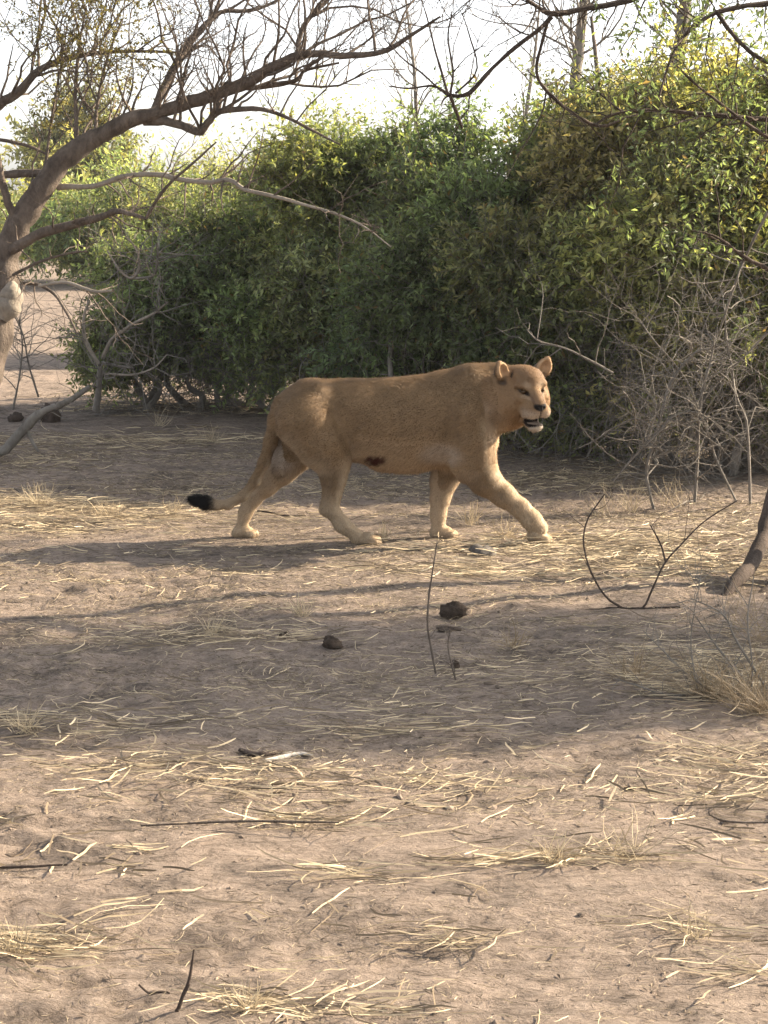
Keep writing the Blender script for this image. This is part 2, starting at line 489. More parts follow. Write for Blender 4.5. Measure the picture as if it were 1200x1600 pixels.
def lobe(px, py, Y, rx, rz, ry=None):
    return (at(px, py, Y), (rx, ry or rx, rz))

rng = np.random.default_rng(21)
BG = 'leafy bushes behind the lioness'
# far and middle thickets on the left, beyond the open sand
bush('distant_bush', 'pale hazy bush far off at the left behind the leaning tree', 'bush',
     [lobe(60, 355, 58, 4.0, 1.0), lobe(-80, 350, 60, 4, 1.3), lobe(170, 355, 60, 3.0, 0.9)], 1500, 0.30, rng, [GREEN_MID, GREEN_OLIVE], 'distant bushes', at(60, 390, 58), n_tangle=0, stems=2, L=(0.6, 1.6), nl=16, lw=0.4, zmin=0.1)
bush('distant_bush', 'olive bush far off, seen between the tree trunk and the thicket', 'bush',
     [lobe(210, 345, 40, 1.8, 0.8), lobe(300, 330, 42, 2.0, 1.0), lobe(130, 365, 41, 1.2, 0.5)], 2000, 0.16, rng, [GREEN_DARK, GREEN_MID, GREEN_OLIVE], 'distant bushes', at(200, 430, 40), n_tangle=0, stems=2, L=(0.4, 1.1), nl=16, lw=0.35, zmin=0.1)
bush('distant_tree', 'grey hazy tree crown far off above the leaning trunk', 'tree',
     [lobe(110, 225, 70, 1.6, 1.2), lobe(125, 200, 70, 1.0, 0.9), lobe(110, 290, 70, 1.3, 1.2)], 900, 0.30, rng, [np.array([0.10, 0.11, 0.07]), GREEN_OLIVE], 'distant bushes', at(130, 380, 70), n_tangle=0, stems=3, L=(0.6, 1.5), nl=14, lw=0.4, zmin=1.0)
bush('leafy_bush', 'yellow-green bush at the far left end of the thicket, behind the long bare branch', 'bush',
     [lobe(330, 360, 22.5, 0.9, 0.75), lobe(250, 400, 22, 0.6, 0.5), lobe(430, 345, 23, 1.0, 0.80), lobe(520, 315, 23, 0.9, 0.80)], 3000, 0.075, rng, [GREEN_DARK, GREEN_MID, GREEN_OLIVE], BG, at(340, 550, 22.5), n_tangle=60, stems=4, L=(0.3, 0.7), nl=20)
# the main thicket, left to right, each a bush of its own
bush('leafy_bush', 'dark bush with a hollow bare skirt at the left end of the thicket', 'bush',
     [lobe(230, 450, 16.9, 0.50, 0.48), lobe(315, 420, 17.0, 0.65, 0.62), lobe(400, 390, 17.4, 0.65, 0.62), lobe(190, 520, 16.6, 0.40, 0.32), lobe(300, 540, 17.4, 0.7, 0.45)], 5200, 0.074, rng, [GREEN_DARK, GREEN_MID], BG, at(300, 620, 17.2), zmin=0.22, n_tangle=520, stems=9, tangle_h=(0, 0.9))
bush('leafy_bush', 'bush with yellowish lit top rising behind the hindquarters of the lioness', 'bush',
     [lobe(500, 350, 16.6, 0.75, 0.75), lobe(590, 320, 17.0, 0.75, 0.72), lobe(470, 440, 16.2, 0.55, 0.50), lobe(560, 430, 16.0, 0.65, 0.55), lobe(450, 550, 16.5, 0.75, 0.45), lobe(570, 555, 16.2, 0.75, 0.45)], 7000, 0.074, rng, [GREEN_DARK, GREEN_MID, GREEN_OLIVE], BG, at(520, 640, 16.6), zmin=0.12, n_tangle=380, stems=8, tangle_h=(0, 0.7))
bush('leafy_bush', 'dense dark green bush directly behind the back of the lioness', 'bush',
     [lobe(690, 320, 15.8, 0.75, 0.70), lobe(650, 420, 15.3, 0.70, 0.60), lobe(770, 400, 15.0, 0.75, 0.70), lobe(750, 280, 16.2, 0.7, 0.55), lobe(650, 560, 15.7, 0.75, 0.45), lobe(760, 560, 15.4, 0.75, 0.5)], 7600, 0.072, rng, [GREEN_DARK, GREEN_DARK * 1.1, GREEN_MID], BG, at(700, 660, 15.6), zmin=0.12, n_tangle=380, stems=8, tangle_h=(0, 0.7))
bush('leafy_bush', 'tall bush behind the head of the lioness with pale tips', 'bush',
     [lobe(860, 290, 15.2, 0.75, 0.70), lobe(880, 400, 14.4, 0.75, 0.62), lobe(940, 220, 15.4, 0.65, 0.50), lobe(830, 470, 14.2, 0.5, 0.4), lobe(860, 590, 14.5, 0.7, 0.5), lobe(950, 600, 14.2, 0.6, 0.5)], 7600, 0.072, rng, [GREEN_DARK, GREEN_MID, GREEN_OLIVE], BG, at(870, 700, 14.8), zmin=0.12, n_tangle=420, stems=8, tangle_h=(0, 0.8))
bush('leafy_bush', 'tallest leafy bush at the right with a sunlit yellow-green patch', 'bush',
     [lobe(1060, 210, 14.6, 0.85, 0.75), lobe(1010, 360, 13.8, 0.70, 0.62), lobe(1120, 340, 13.6, 0.75, 0.65), lobe(1190, 230, 14.4, 0.8, 0.75), lobe(1090, 440, 13.3, 0.5, 0.42), lobe(1050, 600, 13.8, 0.6, 0.5), lobe(1140, 610, 13.6, 0.6, 0.5)], 8200, 0.074, rng, [GREEN_MID, GREEN_OLIVE, GREEN_PALE], BG, at(1070, 720, 14.0), zmin=0.25, n_tangle=900, stems=9, tangle_h=(0, 0.9))
bush('leafy_bush', 'bush filling the right edge of the picture above the thorny tangle', 'bush',
     [lobe(1225, 400, 13.5, 0.50, 0.50), lobe(1190, 480, 13.1, 0.42, 0.40), lobe(1210, 590, 13.3, 0.5, 0.4)], 3600, 0.074, rng, [GREEN_MID, GREEN_DARK, GREEN_OLIVE], BG, at(1260, 780, 12.9), zmin=0.3, n_tangle=800, stems=6, tangle_h=(0, 1.0))

# ------------------------------------------------------------------ trees and dead wood
def limb_obj(name, pr, mat, root, sides=8):
    b = Bag(); v, f = tubes(pr[0][None], pr[1][None], sides); b.add(v, f)
    return b.build(name, mat, root, smooth=True)

rng = np.random.default_rng(8)
YL = 11.6
troot = at(-75, 790, YL); troot[2] = ground_z(troot[0], troot[1])
tree = empty('leaning_tree', troot)
trunk_px = [(-75, 800, 44), (-58, 700, 36), (-30, 590, 33), (-8, 510, 31), (2, 450, 26), (8, 400, 22), (30, 350, 20), (58, 305, 18), (92, 258, 17), (130, 226, 15.5), (165, 208, 13.5)]
trunk = traced(trunk_px, YL, YL, 44, rng, 0.05)
limb_obj('trunk', trunk, M['bark'], tree, 14)
kn = traced([(2, 500, 10), (12, 480, 22), (16, 460, 20), (14, 440, 8)], YL - 0.08, YL - 0.05, 10, rng, 0.05)
limb_obj('burl', kn, M['bark_pale'], tree, 10)
mains = {}
specs = [
    ([(160, 212, 15), (200, 190, 14), (240, 178, 13), (290, 162, 12), (340, 146, 11), (390, 128, 10), (420, 108, 9.5), (460, 90, 8.5), (500, 84, 7), (540, 87, 6), (600, 80, 5), (650, 50, 3.5), (688, 26, 2)], 0, -0.5),
    ([(225, 190, 9), (260, 190, 8.5), (290, 198, 8), (312, 206, 7.5), (328, 187, 6.5), (345, 174, 6), (400, 170, 4.5), (440, 180, 3.5), (490, 205, 2.5), (532, 226, 1.5)], -0.05, -0.5),
    ([(240, 176, 8), (250, 150, 8), (266, 118, 7.5), (290, 75, 7), (325, 35, 5.5), (350, 18, 4.5), (400, 15, 3.5), (450, -8, 2)], 0, 0.3),
    ([(340, 170, 6), (352, 132, 6), (385, 138, 5), (440, 131, 5), (465, 124, 4), (478, 110, 3), (530, 98, 2)], -0.05, -0.2),
    ([(466, 92, 5), (468, 60, 5), (480, 32, 4.5), (510, 2, 4), (530, -20, 3)], -0.1, -0.1),
    ([(15, 392, 10), (60, 366, 9), (110, 352, 8), (160, 338, 7), (185, 330, 5.5), (228, 341, 3.5)], -0.05, -0.5),
    ([(228, 341, 3.5), (245, 312, 3.2), (265, 287, 3), (300, 256, 2.5), (338, 222, 1.5)], -0.5, -0.7),
    ([(90, 292, 6), (150, 290, 5), (195, 275, 5), (250, 273, 5), (290, 282, 4.6), (330, 285, 4.4), (358, 281, 4.2), (385, 297, 3.8), (430, 307, 3.4), (480, 321, 2.8), (530, 336, 2.3), (572, 356, 1.8), (611, 386, 1.0)], 0.05, -0.9),
    ([(-30, 275, 8), (20, 272, 8), (60, 270, 7.5), (90, 268, 6)], 0.2, 0.05),
    ([(-6, 240, 6), (4, 285, 7), (14, 320, 7.5), (26, 346, 8)], -0.1, -0.02),
    ([(-30, 185, 10), (0, 163, 9), (30, 143, 8), (60, 110, 7), (110, 90, 5), (160, 82, 4), (215, 80, 3), (285, 82, 2)], 0.3, 0.3),
    ([(-20, 215, 3.5), (20, 222, 3.5), (50, 230, 3), (75, 242, 2)], 0.1, 0.1),
    ([(35, 443, 3.5), (60, 445, 3), (85, 460, 2.8), (105, 490, 2.4), (120, 520, 2)], -0.1, -0.3),
    ([(20, 430, 3), (60, 410, 2.6), (110, 395, 2.2), (137, 393, 1.6)], -0.1, -0.3),
    ([(60, 447, 2.6), (100, 441, 3), (130, 450, 3.2), (150, 456, 3.2), (176, 454, 2)], -0.4, -0.6),
    ([(120, 215, 4.5), (119, 180, 4), (118, 140, 3.5), (124, 70, 2.5), (135, 10, 1.5)], 0, 0.1),
    ([(150, 205, 3.5), (152, 165, 3), (165, 100, 2.5), (190, 30, 1.6)], 0, 0.2),
    ([(70, 265, 3), (80, 190, 2.5), (92, 120, 2), (105, 40, 1.4)], 0.05, 0.2),
]
limbs = []
for px, a, b_ in specs:
    px = [(q[0], q[1], q[2] * 0.86) for q in px]
    L_ = traced(px, YL + a, YL + b_, None, rng, 0.07); limbs.append(L_)
    pale = px[0][0] in (90, 60)
    limb_obj('branch', L_, M['bark_pale'] if pale else M['bark'], tree, 8)
tb = Bag()
up_limbs = [limbs[i] for i in (0, 1, 2, 3, 4, 10, 15, 16, 17)] + [(trunk[0][24:], trunk[1][24:])]
P1, R1 = grow(up_limbs, 120, (0.35, 1.1), 8, rng, up=0.55, spread=0.7, along=0.45, rmax=0.010, rmin=0.004, t0=0.05)
low = [limbs[i] for i in (5, 6, 7, 8, 12, 13, 14)] + [(trunk[0][14:28], trunk[1][14:28])]
P1b, R1b = grow(low, 60, (0.15, 0.5), 7, rng, up=0.0, spread=0.9, along=0.4, rmax=0.007, rmin=0.003, t0=0.05)
for P_, R_ in ((P1, R1), (P1b, R1b)):
    v, f = tubes(P_, R_, 5); tb.add(v, f)
P2, R2 = grow(as_list(P1, R1), 460, (0.18, 0.55), 6, rng, up=0.35, spread=0.75, along=0.5, rmax=0.005, rmin=0.0026)
v, f = tubes(P2, R2, 4); tb.add(v, f)
P3, R3 = grow(as_list(P2, R2), 1100, (0.08, 0.26), 4, rng, up=0.25, rmax=0.0032, rmin=0.0019)
v, f = tubes(P3, R3, 3); tb.add(v, f)
P2b, R2b = grow(as_list(P1b, R1b), 160, (0.08, 0.28), 5, rng, up=0.05, rmax=0.004, rmin=0.002)
v, f = tubes(P2b, R2b, 3); tb.add(v, f)
tb.build('twigs', M['bark'], tree)['kind'] = 'stuff'
# sparse olive leaves at the top left
sel = P3[(P3[:, 0, 0] < -1.25) & (P3[:, 0, 2] > 2.15)]
if len(sel):
    O = sel[:, 1]; D = norm(sel[:, -1] - sel[:, 0])
    k = np.repeat(np.arange(len(O)), 2)
    Pq, V, F, C = spray_batch(O[k], norm(D[k] + rng.normal(0, 0.5, (len(k), 3))), rng.uniform(0.08, 0.2, len(k)), 8, 0.032, 0.4, rng, np.tile(np.array([0.13, 0.115, 0.05]), (len(k), 1)))
    mesh_obj('leaves', V, F, M['leaf'], tree, C)['kind'] = 'stuff'
tag(tree, 'gnarled brown tree leaning in from the left with bare spreading branches', 'tree')

# right-hand tree: stems at the right edge, crown out of frame, branches hanging into the top right corner
rng = np.random.default_rng(77)
rb = on_ground(1165, 935)
rt = empty('spreading_tree', rb)
R_specs = [
    ([(1112, 936, 3), (1150, 906, 11), (1172, 885, 13), (1188, 850, 12), (1202, 805, 12), (1225, 700, 12), (1260, 520, 12), (1300, 300, 12), (1340, 60, 11)], 0.0, 1.4),
    ([(1130, 985, 3), (1180, 945, 12), (1210, 915, 12), (1250, 840, 12), (1300, 700, 12), (1380, 480, 12), (1480, 200, 11)], -0.1, 1.0),
]
r_l = []
Yr = rb[1]
for px, a, b_ in R_specs:
    L_ = traced(px, Yr + a, Yr + b_, None, rng, 0.08); L_[0][:4, 2] -= np.array([0.07, 0.05, 0.03, 0.01]); r_l.append(L_); limb_obj('stem', L_, M['bark_dark'], rt, 9)
top_specs = [
    ([(1340, 60, 11), (1260, -30, 8), (1150, -40, 7), (1050, -25, 6), (985, 0, 6), (920, 12, 6), (865, 22, 5.5), (835, 8, 4), (815, -8, 3)], 1.4, 0.9),
    ([(862, 26, 5), (840, 48, 4.2), (800, 78, 4), (762, 115, 4), (733, 146, 4), (703, 149, 3.8), (678, 134, 2.6), (640, 138, 1.8), (608, 135, 1.0)], 0.9, 0.8),
    ([(703, 149, 3), (712, 172, 3.5), (722, 200, 2.5)], 0.8, 0.9),
    ([(700, 148, 2.6), (692, 120, 2.4), (680, 78, 2), (668, 30, 1.5), (655, -10, 1.0)], 0.8, 0.9),
    ([(704, 146, 2.4), (708, 110, 2), (700, 60, 1.8), (706, 20, 1.0)], 0.8, 0.7),
    ([(712, 146, 2.2), (745, 110, 1.8), (735, 60, 1.4), (722, 20, 1.0)], 0.8, 0.9),
    ([(690, 143, 2.2), (660, 115, 1.8), (630, 92, 1.4), (600, 60, 0.9)], 0.8, 0.8),
    ([(856, 32, 4), (846, 70, 3.4), (838, 108, 3), (848, 135, 3), (880, 165, 3.2), (915, 190, 3.4), (945, 197, 3.2), (975, 185, 2.6), (1000, 178, 1.6)], 0.9, 1.2),
    ([(1420, -10, 9), (1300, -10, 8), (1200, 5, 6), (1135, 15, 5), (1100, 30, 4), (1065, 62, 3.4), (1045, 100, 2.6), (1030, 150, 2)], 1.2, 0.6),
    ([(1120, 20, 4), (1150, 60, 4), (1185, 90, 4), (1230, 110, 5)], 0.9, 0.9),
    ([(1330, 200, 7), (1240, 190, 6), (1170, 185, 5), (1090, 178, 4.5), (1020, 172, 3.6), (960, 178, 3), (930, 195, 2)], 1.3, 1.0),
    ([(1300, 260, 5), (1200, 215, 4), (1130, 165, 3), (1085, 130, 2.2), (1050, 95, 1.5)], 1.0, 0.7),
    ([(1260, 480, 6), (1215, 430, 4.5), (1160, 400, 3.6), (1120, 370, 2.6), (1080, 360, 1.5)], 1.2, 1.0),
]
for px, a, b_ in top_specs:
    px = [(q[0], q[1], q[2] * 0.82) for q in px]
    L_ = traced(px, 10.3 + a, 10.3 + b_, None, rng, 0.10); r_l.append(L_); limb_obj('branch', L_, M['bark_dark'], rt, 7)
# crown beyond the right edge; it throws the broad band of shade over the ground in front of the lioness
crown = [((4.9, 9.9, 3.2), (1.3, 0.85, 0.7)), ((6.4, 10.0, 3.5), (1.4, 0.95, 0.75)), ((3.6, 9.3, 3.0), (0.8, 0.75, 0.45)), ((8.0, 10.4, 3.9), (1.2, 0.95, 0.65))]
for c, r in crown:
    a = r_l[0][0][-3] if c[0] < 5 else r_l[1][0][-2]
    pp, rr = resample([a, (a + np.array(c)) / 2 + rng.normal(0, 0.15, 3), np.array(c)], [0.04, 0.03, 0.012], 10, rng, 0.06)
    r_l.append((pp, rr)); limb_obj('branch', (pp, rr), M['bark_dark'], rt, 7)
tb = Bag()
inview = [r_l[i] for i in range(2, 15)]
P1, R1 = grow(inview, 110, (0.25, 0.8), 7, rng, up=0.25, spread=0.8, along=0.5, rmax=0.006, rmin=0.003)
v, f = tubes(P1, R1, 4); tb.add(v, f)
P2, R2 = grow(as_list(P1, R1), 420, (0.12, 0.4), 5, rng, up=0.1, rmax=0.0035, rmin=0.002)
v, f = tubes(P2, R2, 3); tb.add(v, f)
# hanging leaves in the top right corner
right = [i for i in range(len(P2)) if P2[i, 0, 0] > 1.28]
O = P2[right][:, 2]; D = norm(P2[right][:, -1] - P2[right][:, 0]); k = np.repeat(np.arange(len(O)), 1)
Pq, V, F, C = spray_batch(O[k], norm(D[k] + rng.normal(0, 0.4, (len(k), 3)) - np.array([0, 0, 0.5])), rng.uniform(0.12, 0.3, len(k)), 9, 0.058, 0.36, rng, np.tile(GREEN_DARK * 1.1, (len(k), 1)), droop=0.5)
lf = Bag(); lf.add(V, F, C); v, f = tubes(Pq, np.full(Pq.shape[:2], 0.0018), 3); tb.add(v, f)
cs = np.array([c for c, r in crown]); rs = np.array([r for c, r in crown])
nn = 4200
k = rng.choice(len(crown), nn, p=[0.3, 0.35, 0.12, 0.23]); vv = norm(rng.normal(0, 1, (nn, 3)))
O = cs[k] + rs[k] * vv * rng.uniform(0.25, 1.0, (nn, 1))
Pq, V, F, C = spray_batch(O, norm(vv + rng.normal(0, 0.5, (nn, 3))), rng.uniform(0.2, 0.45, nn), 16, 0.062, 0.36, rng, np.tile(GREEN_MID, (nn, 1)))
lf.add(V, F, C); v, f = tubes(Pq, np.full(Pq.shape[:2], 0.0022), 3); tb.add(v, f)
tb.build('twigs', M['bark_dark'], rt)['kind'] = 'stuff'
lf.build('leaves', M['leaf'], rt)['kind'] = 'stuff'
tag(rt, 'dark-stemmed tree at the right edge, its bare branches arching into the top right corner', 'tree')

# bare grey trees standing behind the thicket
def bare_tree(label, px, Y, seed, mat, n1=18, n2=90, n3=200, Lm=(0.5, 1.6)):
    r = np.random.default_rng(seed)
    L_ = traced(px, Y, Y + 0.3, None, r, 0.05)
    b0 = L_[0][0].copy(); b0[2] = ground_z(b0[0], b0[1])
    root = empty('bare_tree', b0); limb_obj('trunk', L_, M[mat], root, 9)
    P1, R1 = grow([L_], n1, Lm, 8, r, up=0.45, spread=0.9, along=0.35, rmax=0.014, rmin=0.005, t0=0.35, rscale=0.45)
    for i in range(len(P1)): limb_obj('branch', (P1[i], R1[i]), M[mat], root, 5)
    b = Bag()
    P2, R2 = grow(as_list(P1, R1), n2, (0.3, 0.9), 6, r, up=0.5, rmax=0.008, rmin=0.004); v, f = tubes(P2, R2, 4); b.add(v, f)
    P3, R3 = grow(as_list(P2, R2), n3, (0.15, 0.45), 4, r, up=0.4, rmax=0.005, rmin=0.003); v, f = tubes(P3, R3, 3); b.add(v, f)
    b.build('twigs', M[mat], root)['kind'] = 'stuff'
    tag(root, label, 'tree', 'bare trees behind the thicket')
bare_tree('bare grey tree trunk standing up behind the bush above the head of the lioness', [(893, 560, 13), (896, 300, 11), (899, 150, 9.5), (903, 90, 8.5), (909, 35, 8), (916, -30, 7), (925, -120, 5)], 19.5, 1, 'bark_grey')
bare_tree('mossy-looking bare trunk behind the bush near the top right corner', [(1045, 560, 14), (1050, 250, 12), (1058, 110, 11), (1066, 50, 10), (1072, 0, 10), (1080, -80, 8)], 17.5, 2, 'bark_grey', 16, 60, 100)
bare_tree('slender dead stick of a tree behind the bush, right of the bare grey trunk', [(942, 520, 5), (939, 260, 4.5), (936, 150, 4), (930, 80, 3.4), (924, 26, 2.4)], 16.6, 3, 'bark', 4, 8, 10, (0.2, 0.5))
bare_tree('thin bare tree fanning out behind the middle of the thicket', [(640, 560, 5), (645, 300, 4), (650, 200, 3.4), (648, 120, 2.8), (640, 50, 2), (632, -20, 1)], 24.0, 4, 'bark_grey', 14, 90, 170, (0.5, 1.3))
bare_tree('thin bare tree behind the thicket between the arching branch and the grey trunk', [(820, 560, 5), (815, 300, 4), (822, 180, 3.2), (835, 90, 2.4), (842, 20, 1.6), (846, -30, 1)], 23.0, 7, 'bark_grey', 14, 80, 150, (0.4, 1.2))

# thorny leafless shrub in front of the bush, right of the lioness
rng = np.random.default_rng(31)
tr0 = on_ground(1075, 800)
th = empty('thorny_shrub', tr0)
th_specs = [
    [(958, 583, 3), (925, 565, 2.6), (883, 544, 2.4), (842, 533, 2), (823, 515, 1.2)],
    [(1023, 800, 3.2), (1012, 758, 3.2), (1010, 733, 3.2), (1021, 692, 3.4), (1033, 650, 3.6), (1046, 604, 3.6), (1067, 571, 3.2), (1088, 550, 2.8), (1112, 543, 2)],
    [(1172, 790, 3), (1168, 670, 3), (1150, 617, 2.8), (1142, 567, 2.4), (1135, 525, 2), (1133, 475, 1.2)],
    [(1078, 885, 3.4), (1084, 800, 3.4), (1090, 717, 3.2), (1092, 650, 3), (1100, 600, 2.8), (1110, 567, 2.4), (1118, 520, 1.4)],
    [(958, 752, 2), (992, 712, 2.6), (1025, 679, 2.8), (1054, 650, 2.6), (1090, 645, 2), (1130, 670, 1.2)],
    [(1150, 782, 2), (1120, 720, 2.4), (1100, 660, 2.4), (1070, 590, 2), (1020, 530, 1.4), (1000, 500, 1)],
    [(905, 700, 1.2), (935, 685, 1.8), (965, 665, 2), (1000, 655, 1.8), (1040, 690, 1.2)],
    [(1200, 520, 2.4), (1160, 560, 2.2), (1120, 600, 2), (1090, 640, 1.6), (1060, 700, 1.2)],
    [(1200, 330, 3), (1170, 390, 3), (1150, 440, 2.8), (1130, 500, 2.4), (1118, 530, 2)],
]
tl = []
for i, px in enumerate(th_specs):
    px = [(q[0], q[1], q[2] * 0.72) for q in px]
    L_ = traced(px, 11.4 + 0.1 * (i % 4), 11.5 + 0.12 * (i % 3), None, rng, 0.12)
    tl.append(L_); limb_obj('branch', L_, M['bark_grey'], th, 6)
b = Bag()
P1, R1 = grow(tl, 190, (0.2, 0.8), 8, rng, up=0.1, spread=0.9, along=0.4, rmax=0.0045, rmin=0.0022)
v, f = tubes(P1, R1, 4); b.add(v, f)
P2, R2 = grow(as_list(P1, R1), 800, (0.06, 0.35), 5, rng, up=0.05, rmax=0.003, rmin=0.0016)
v, f = tubes(P2, R2, 3); b.add(v, f)
b.build('twigs', M['bark_grey'], th)['kind'] = 'stuff'
tag(th, 'leafless grey thorny shrub tangled in front of the bush, right of the head', 'shrub')

# bare twiggy shrub at the left, in the hollow skirt
rng = np.random.default_rng(33)
s0 = on_ground(160, 640)
sh = empty('bare_shrub', s0)
sh_specs = [
    [(155, 570, 3), (140, 545, 3), (131, 520, 2.8), (132, 490, 2.2), (140, 470, 1.4)],
    [(160, 560, 3), (175, 530, 2.8), (205, 508, 2.6), (240, 490, 2.2), (262, 472, 1.4)],
    [(160, 566, 2.2), (185, 572, 2.2), (210, 575, 1.6)],
    [(150, 590, 2.4), (165, 584, 2.2), (205, 586, 2), (240, 575, 1.6), (262, 553, 1.2)],
    [(150, 640, 6), (155, 600, 5), (157, 570, 4)],
    [(210, 435, 2.2), (240, 430, 2.2), (246, 400, 1.8), (245, 380, 1.2)],
    [(168, 392, 1.2), (185, 420, 1.8), (205, 435, 2.2), (217, 420, 2), (215, 395, 1.6), (203, 375, 1)],
    [(20, 640, 1.8), (30, 590, 1.6), (35, 540, 1.4), (30, 500, 1)],
    [(60, 620, 1.8), (45, 570, 1.5), (35, 520, 1.3), (15, 480, 0.9)],
]
tl = []
for i, px in enumerate(sh_specs):
    L_ = traced(px, 15.6 + 0.1 * (i % 3), 15.5, None, rng, 0.08); tl.append(L_); limb_obj('branch', L_, M['bark_pale'] if i in (0, 1, 3, 6) else M['bark_grey'], sh, 6)
b = Bag()
P1, R1 = grow(tl, 110, (0.2, 0.8), 7, rng, up=0.15, spread=0.9, along=0.4, rmax=0.006, rmin=0.003); v, f = tubes(P1, R1, 4); b.add(v, f)
P2, R2 = grow(as_list(P1, R1), 330, (0.1, 0.35), 5, rng, up=0.05, rmax=0.0035, rmin=0.002); v, f = tubes(P2, R2, 3); b.add(v, f)
b.build('twigs', M['bark_grey'], sh)['kind'] = 'stuff'
tag(sh, 'bare twiggy shrub with pale curling branches at the foot of the left bush', 'shrub')
# ------------------------------------------------------------------ the lioness
class SDF:
    def __init__(self, lo, hi, h):
        self.h = h; self.lo = np.array(lo, float)
        self.n = np.ceil((np.array(hi) - self.lo) / h).astype(int) + 1
        self.F = np.full(self.n, 0.12, np.float32)
    def _box(self, lo, hi):
        i0 = np.maximum(((np.array(lo) - self.lo) / self.h).astype(int), 0)
        i1 = np.minimum(((np.array(hi) - self.lo) / self.h).astype(int) + 2, self.n)
        sl = tuple(slice(a, b) for a, b in zip(i0, i1))
        ax = [self.lo[k] + self.h * np.arange(i0[k], i1[k]) for k in range(3)]
        X, Y, Z = np.meshgrid(*ax, indexing='ij')
        return sl, X, Y, Z
    def _join(self, sl, d, k, sub=False):
        f = self.F[sl]; d = d.astype(np.float32)
        if sub:
            e = np.maximum(k - np.abs(f + d), 0) / k
            self.F[sl] = np.maximum(f, -d) + e * e * k * 0.25
        else:
            e = np.maximum(k - np.abs(f - d), 0) / k
            self.F[sl] = np.minimum(f, d) - e * e * k * 0.25
    def cone(self, a, b, ra, rb, k=0.02, ys=1.0, sub=False):
        a = np.array(a, float); b = np.array(b, float)
        m = max(ra, rb) + 0.11
        sl, X, Y, Z = self._box(np.minimum(a, b) - m, np.maximum(a, b) + m)
        yc = a[1]
        bx, by, bz = b[0] - a[0], (b[1] - a[1]) / ys, b[2] - a[2]
        X = X - a[0]; Y = (Y - yc) / ys; Z = Z - a[2]
        t = np.clip((X * bx + Y * by + Z * bz) / max(bx * bx + by * by + bz * bz, 1e-9), 0, 1)
        d = np.sqrt((X - bx * t) ** 2 + (Y - by * t) ** 2 + (Z - bz * t) ** 2) - (ra + (rb - ra) * t)
        self._join(sl, d * (1.0 if ys >= 1 else 0.5 + 0.5 * ys), k, sub)
    def chain(self, pts, rad, k=0.02, ys=1.0):
        for i in range(len(pts) - 1): self.cone(pts[i], pts[i + 1], rad[i], rad[i + 1], k, ys)
    def ell(self, c, r, B=None, k=0.02, sub=False, pad=0.10):
        c = np.array(c, float); r = np.array(r, float)
        m = max(r) + pad
        sl, X, Y, Z = self._box(c - m, c + m)
        X = X - c[0]; Y = Y - c[1]; Z = Z - c[2]
        if B is None: B = np.eye(3)
        u = (X * B[0][0] + Y * B[0][1] + Z * B[0][2]) / r[0]
        v = (X * B[1][0] + Y * B[1][1] + Z * B[1][2]) / r[1]
        w = (X * B[2][0] + Y * B[2][1] + Z * B[2][2]) / r[2]
        k0 = np.sqrt(u * u + v * v + w * w) + 1e-6
        k1 = np.sqrt((u / r[0]) ** 2 + (v / r[1]) ** 2 + (w / r[2]) ** 2) + 1e-6
        self._join(sl, k0 * (k0 - 1) / k1, k, sub)
    def mesh(self):
        F = self.F; S = F < 0
        c = np.zeros(np.array(F.shape) - 1, np.int8)
        for i in (0, 1):
            for j in (0, 1):
                for l in (0, 1):
                    c += S[i:F.shape[0] - 1 + i, j:F.shape[1] - 1 + j, l:F.shape[2] - 1 + l]
        mask = (c > 0) & (c < 8)
        cells = np.argwhere(mask)
        vid = np.full(mask.shape, -1, np.int32); vid[mask] = np.arange(len(cells))
        off = [(i, j, l) for i in (0, 1) for j in (0, 1) for l in (0, 1)]
        val = {o: F[cells[:, 0] + o[0], cells[:, 1] + o[1], cells[:, 2] + o[2]] for o in off}
        acc = np.zeros((len(cells), 3)); cnt = np.zeros(len(cells))
        for a in off:
            for ax in range(3):
                if a[ax] == 1: continue
                b = list(a); b[ax] = 1; b = tuple(b)
                fa, fb = val[a], val[b]
                x = (fa < 0) != (fb < 0)
                t = np.where(x, fa / np.where(x, fa - fb, 1), 0)
                p = np.tile(np.array(a, float), (len(cells), 1)); p[:, ax] += t
                acc[x] += p[x]; cnt[x] += 1
        V = self.lo + self.h * (cells + acc / cnt[:, None])
        Q = []
        for ax in range(3):
            o1, o2 = [(1, 2), (2, 0), (0, 1)][ax]
            A = [slice(None)] * 3; Bq = [slice(None)] * 3
            A[ax] = slice(0, -1); Bq[ax] = slice(1, None)
            sa, sb = S[tuple(A)], S[tuple(Bq)]
            e = np.argwhere(sa != sb)
            e = e[(e[:, o1] > 0) & (e[:, o2] > 0) & (e[:, o1] < F.shape[o1] - 1) & (e[:, o2] < F.shape[o2] - 1)]
            ins = sa[e[:, 0], e[:, 1], e[:, 2]]
            def cell(d1, d2):
                q = e.copy(); q[:, o1] -= d1; q[:, o2] -= d2
                return vid[q[:, 0], q[:, 1], q[:, 2]]
            quad = np.stack([cell(1, 1), cell(0, 1), cell(0, 0), cell(1, 0)], 1)
            quad[~ins] = quad[~ins][:, ::-1]
            Q.append(quad)
        Q = np.concatenate(Q)
        return V, Q[(Q >= 0).all(1)]

def lp(px, py, lat): return at(px, py, LION_Y + lat)
LS = 1.0 / 288.0

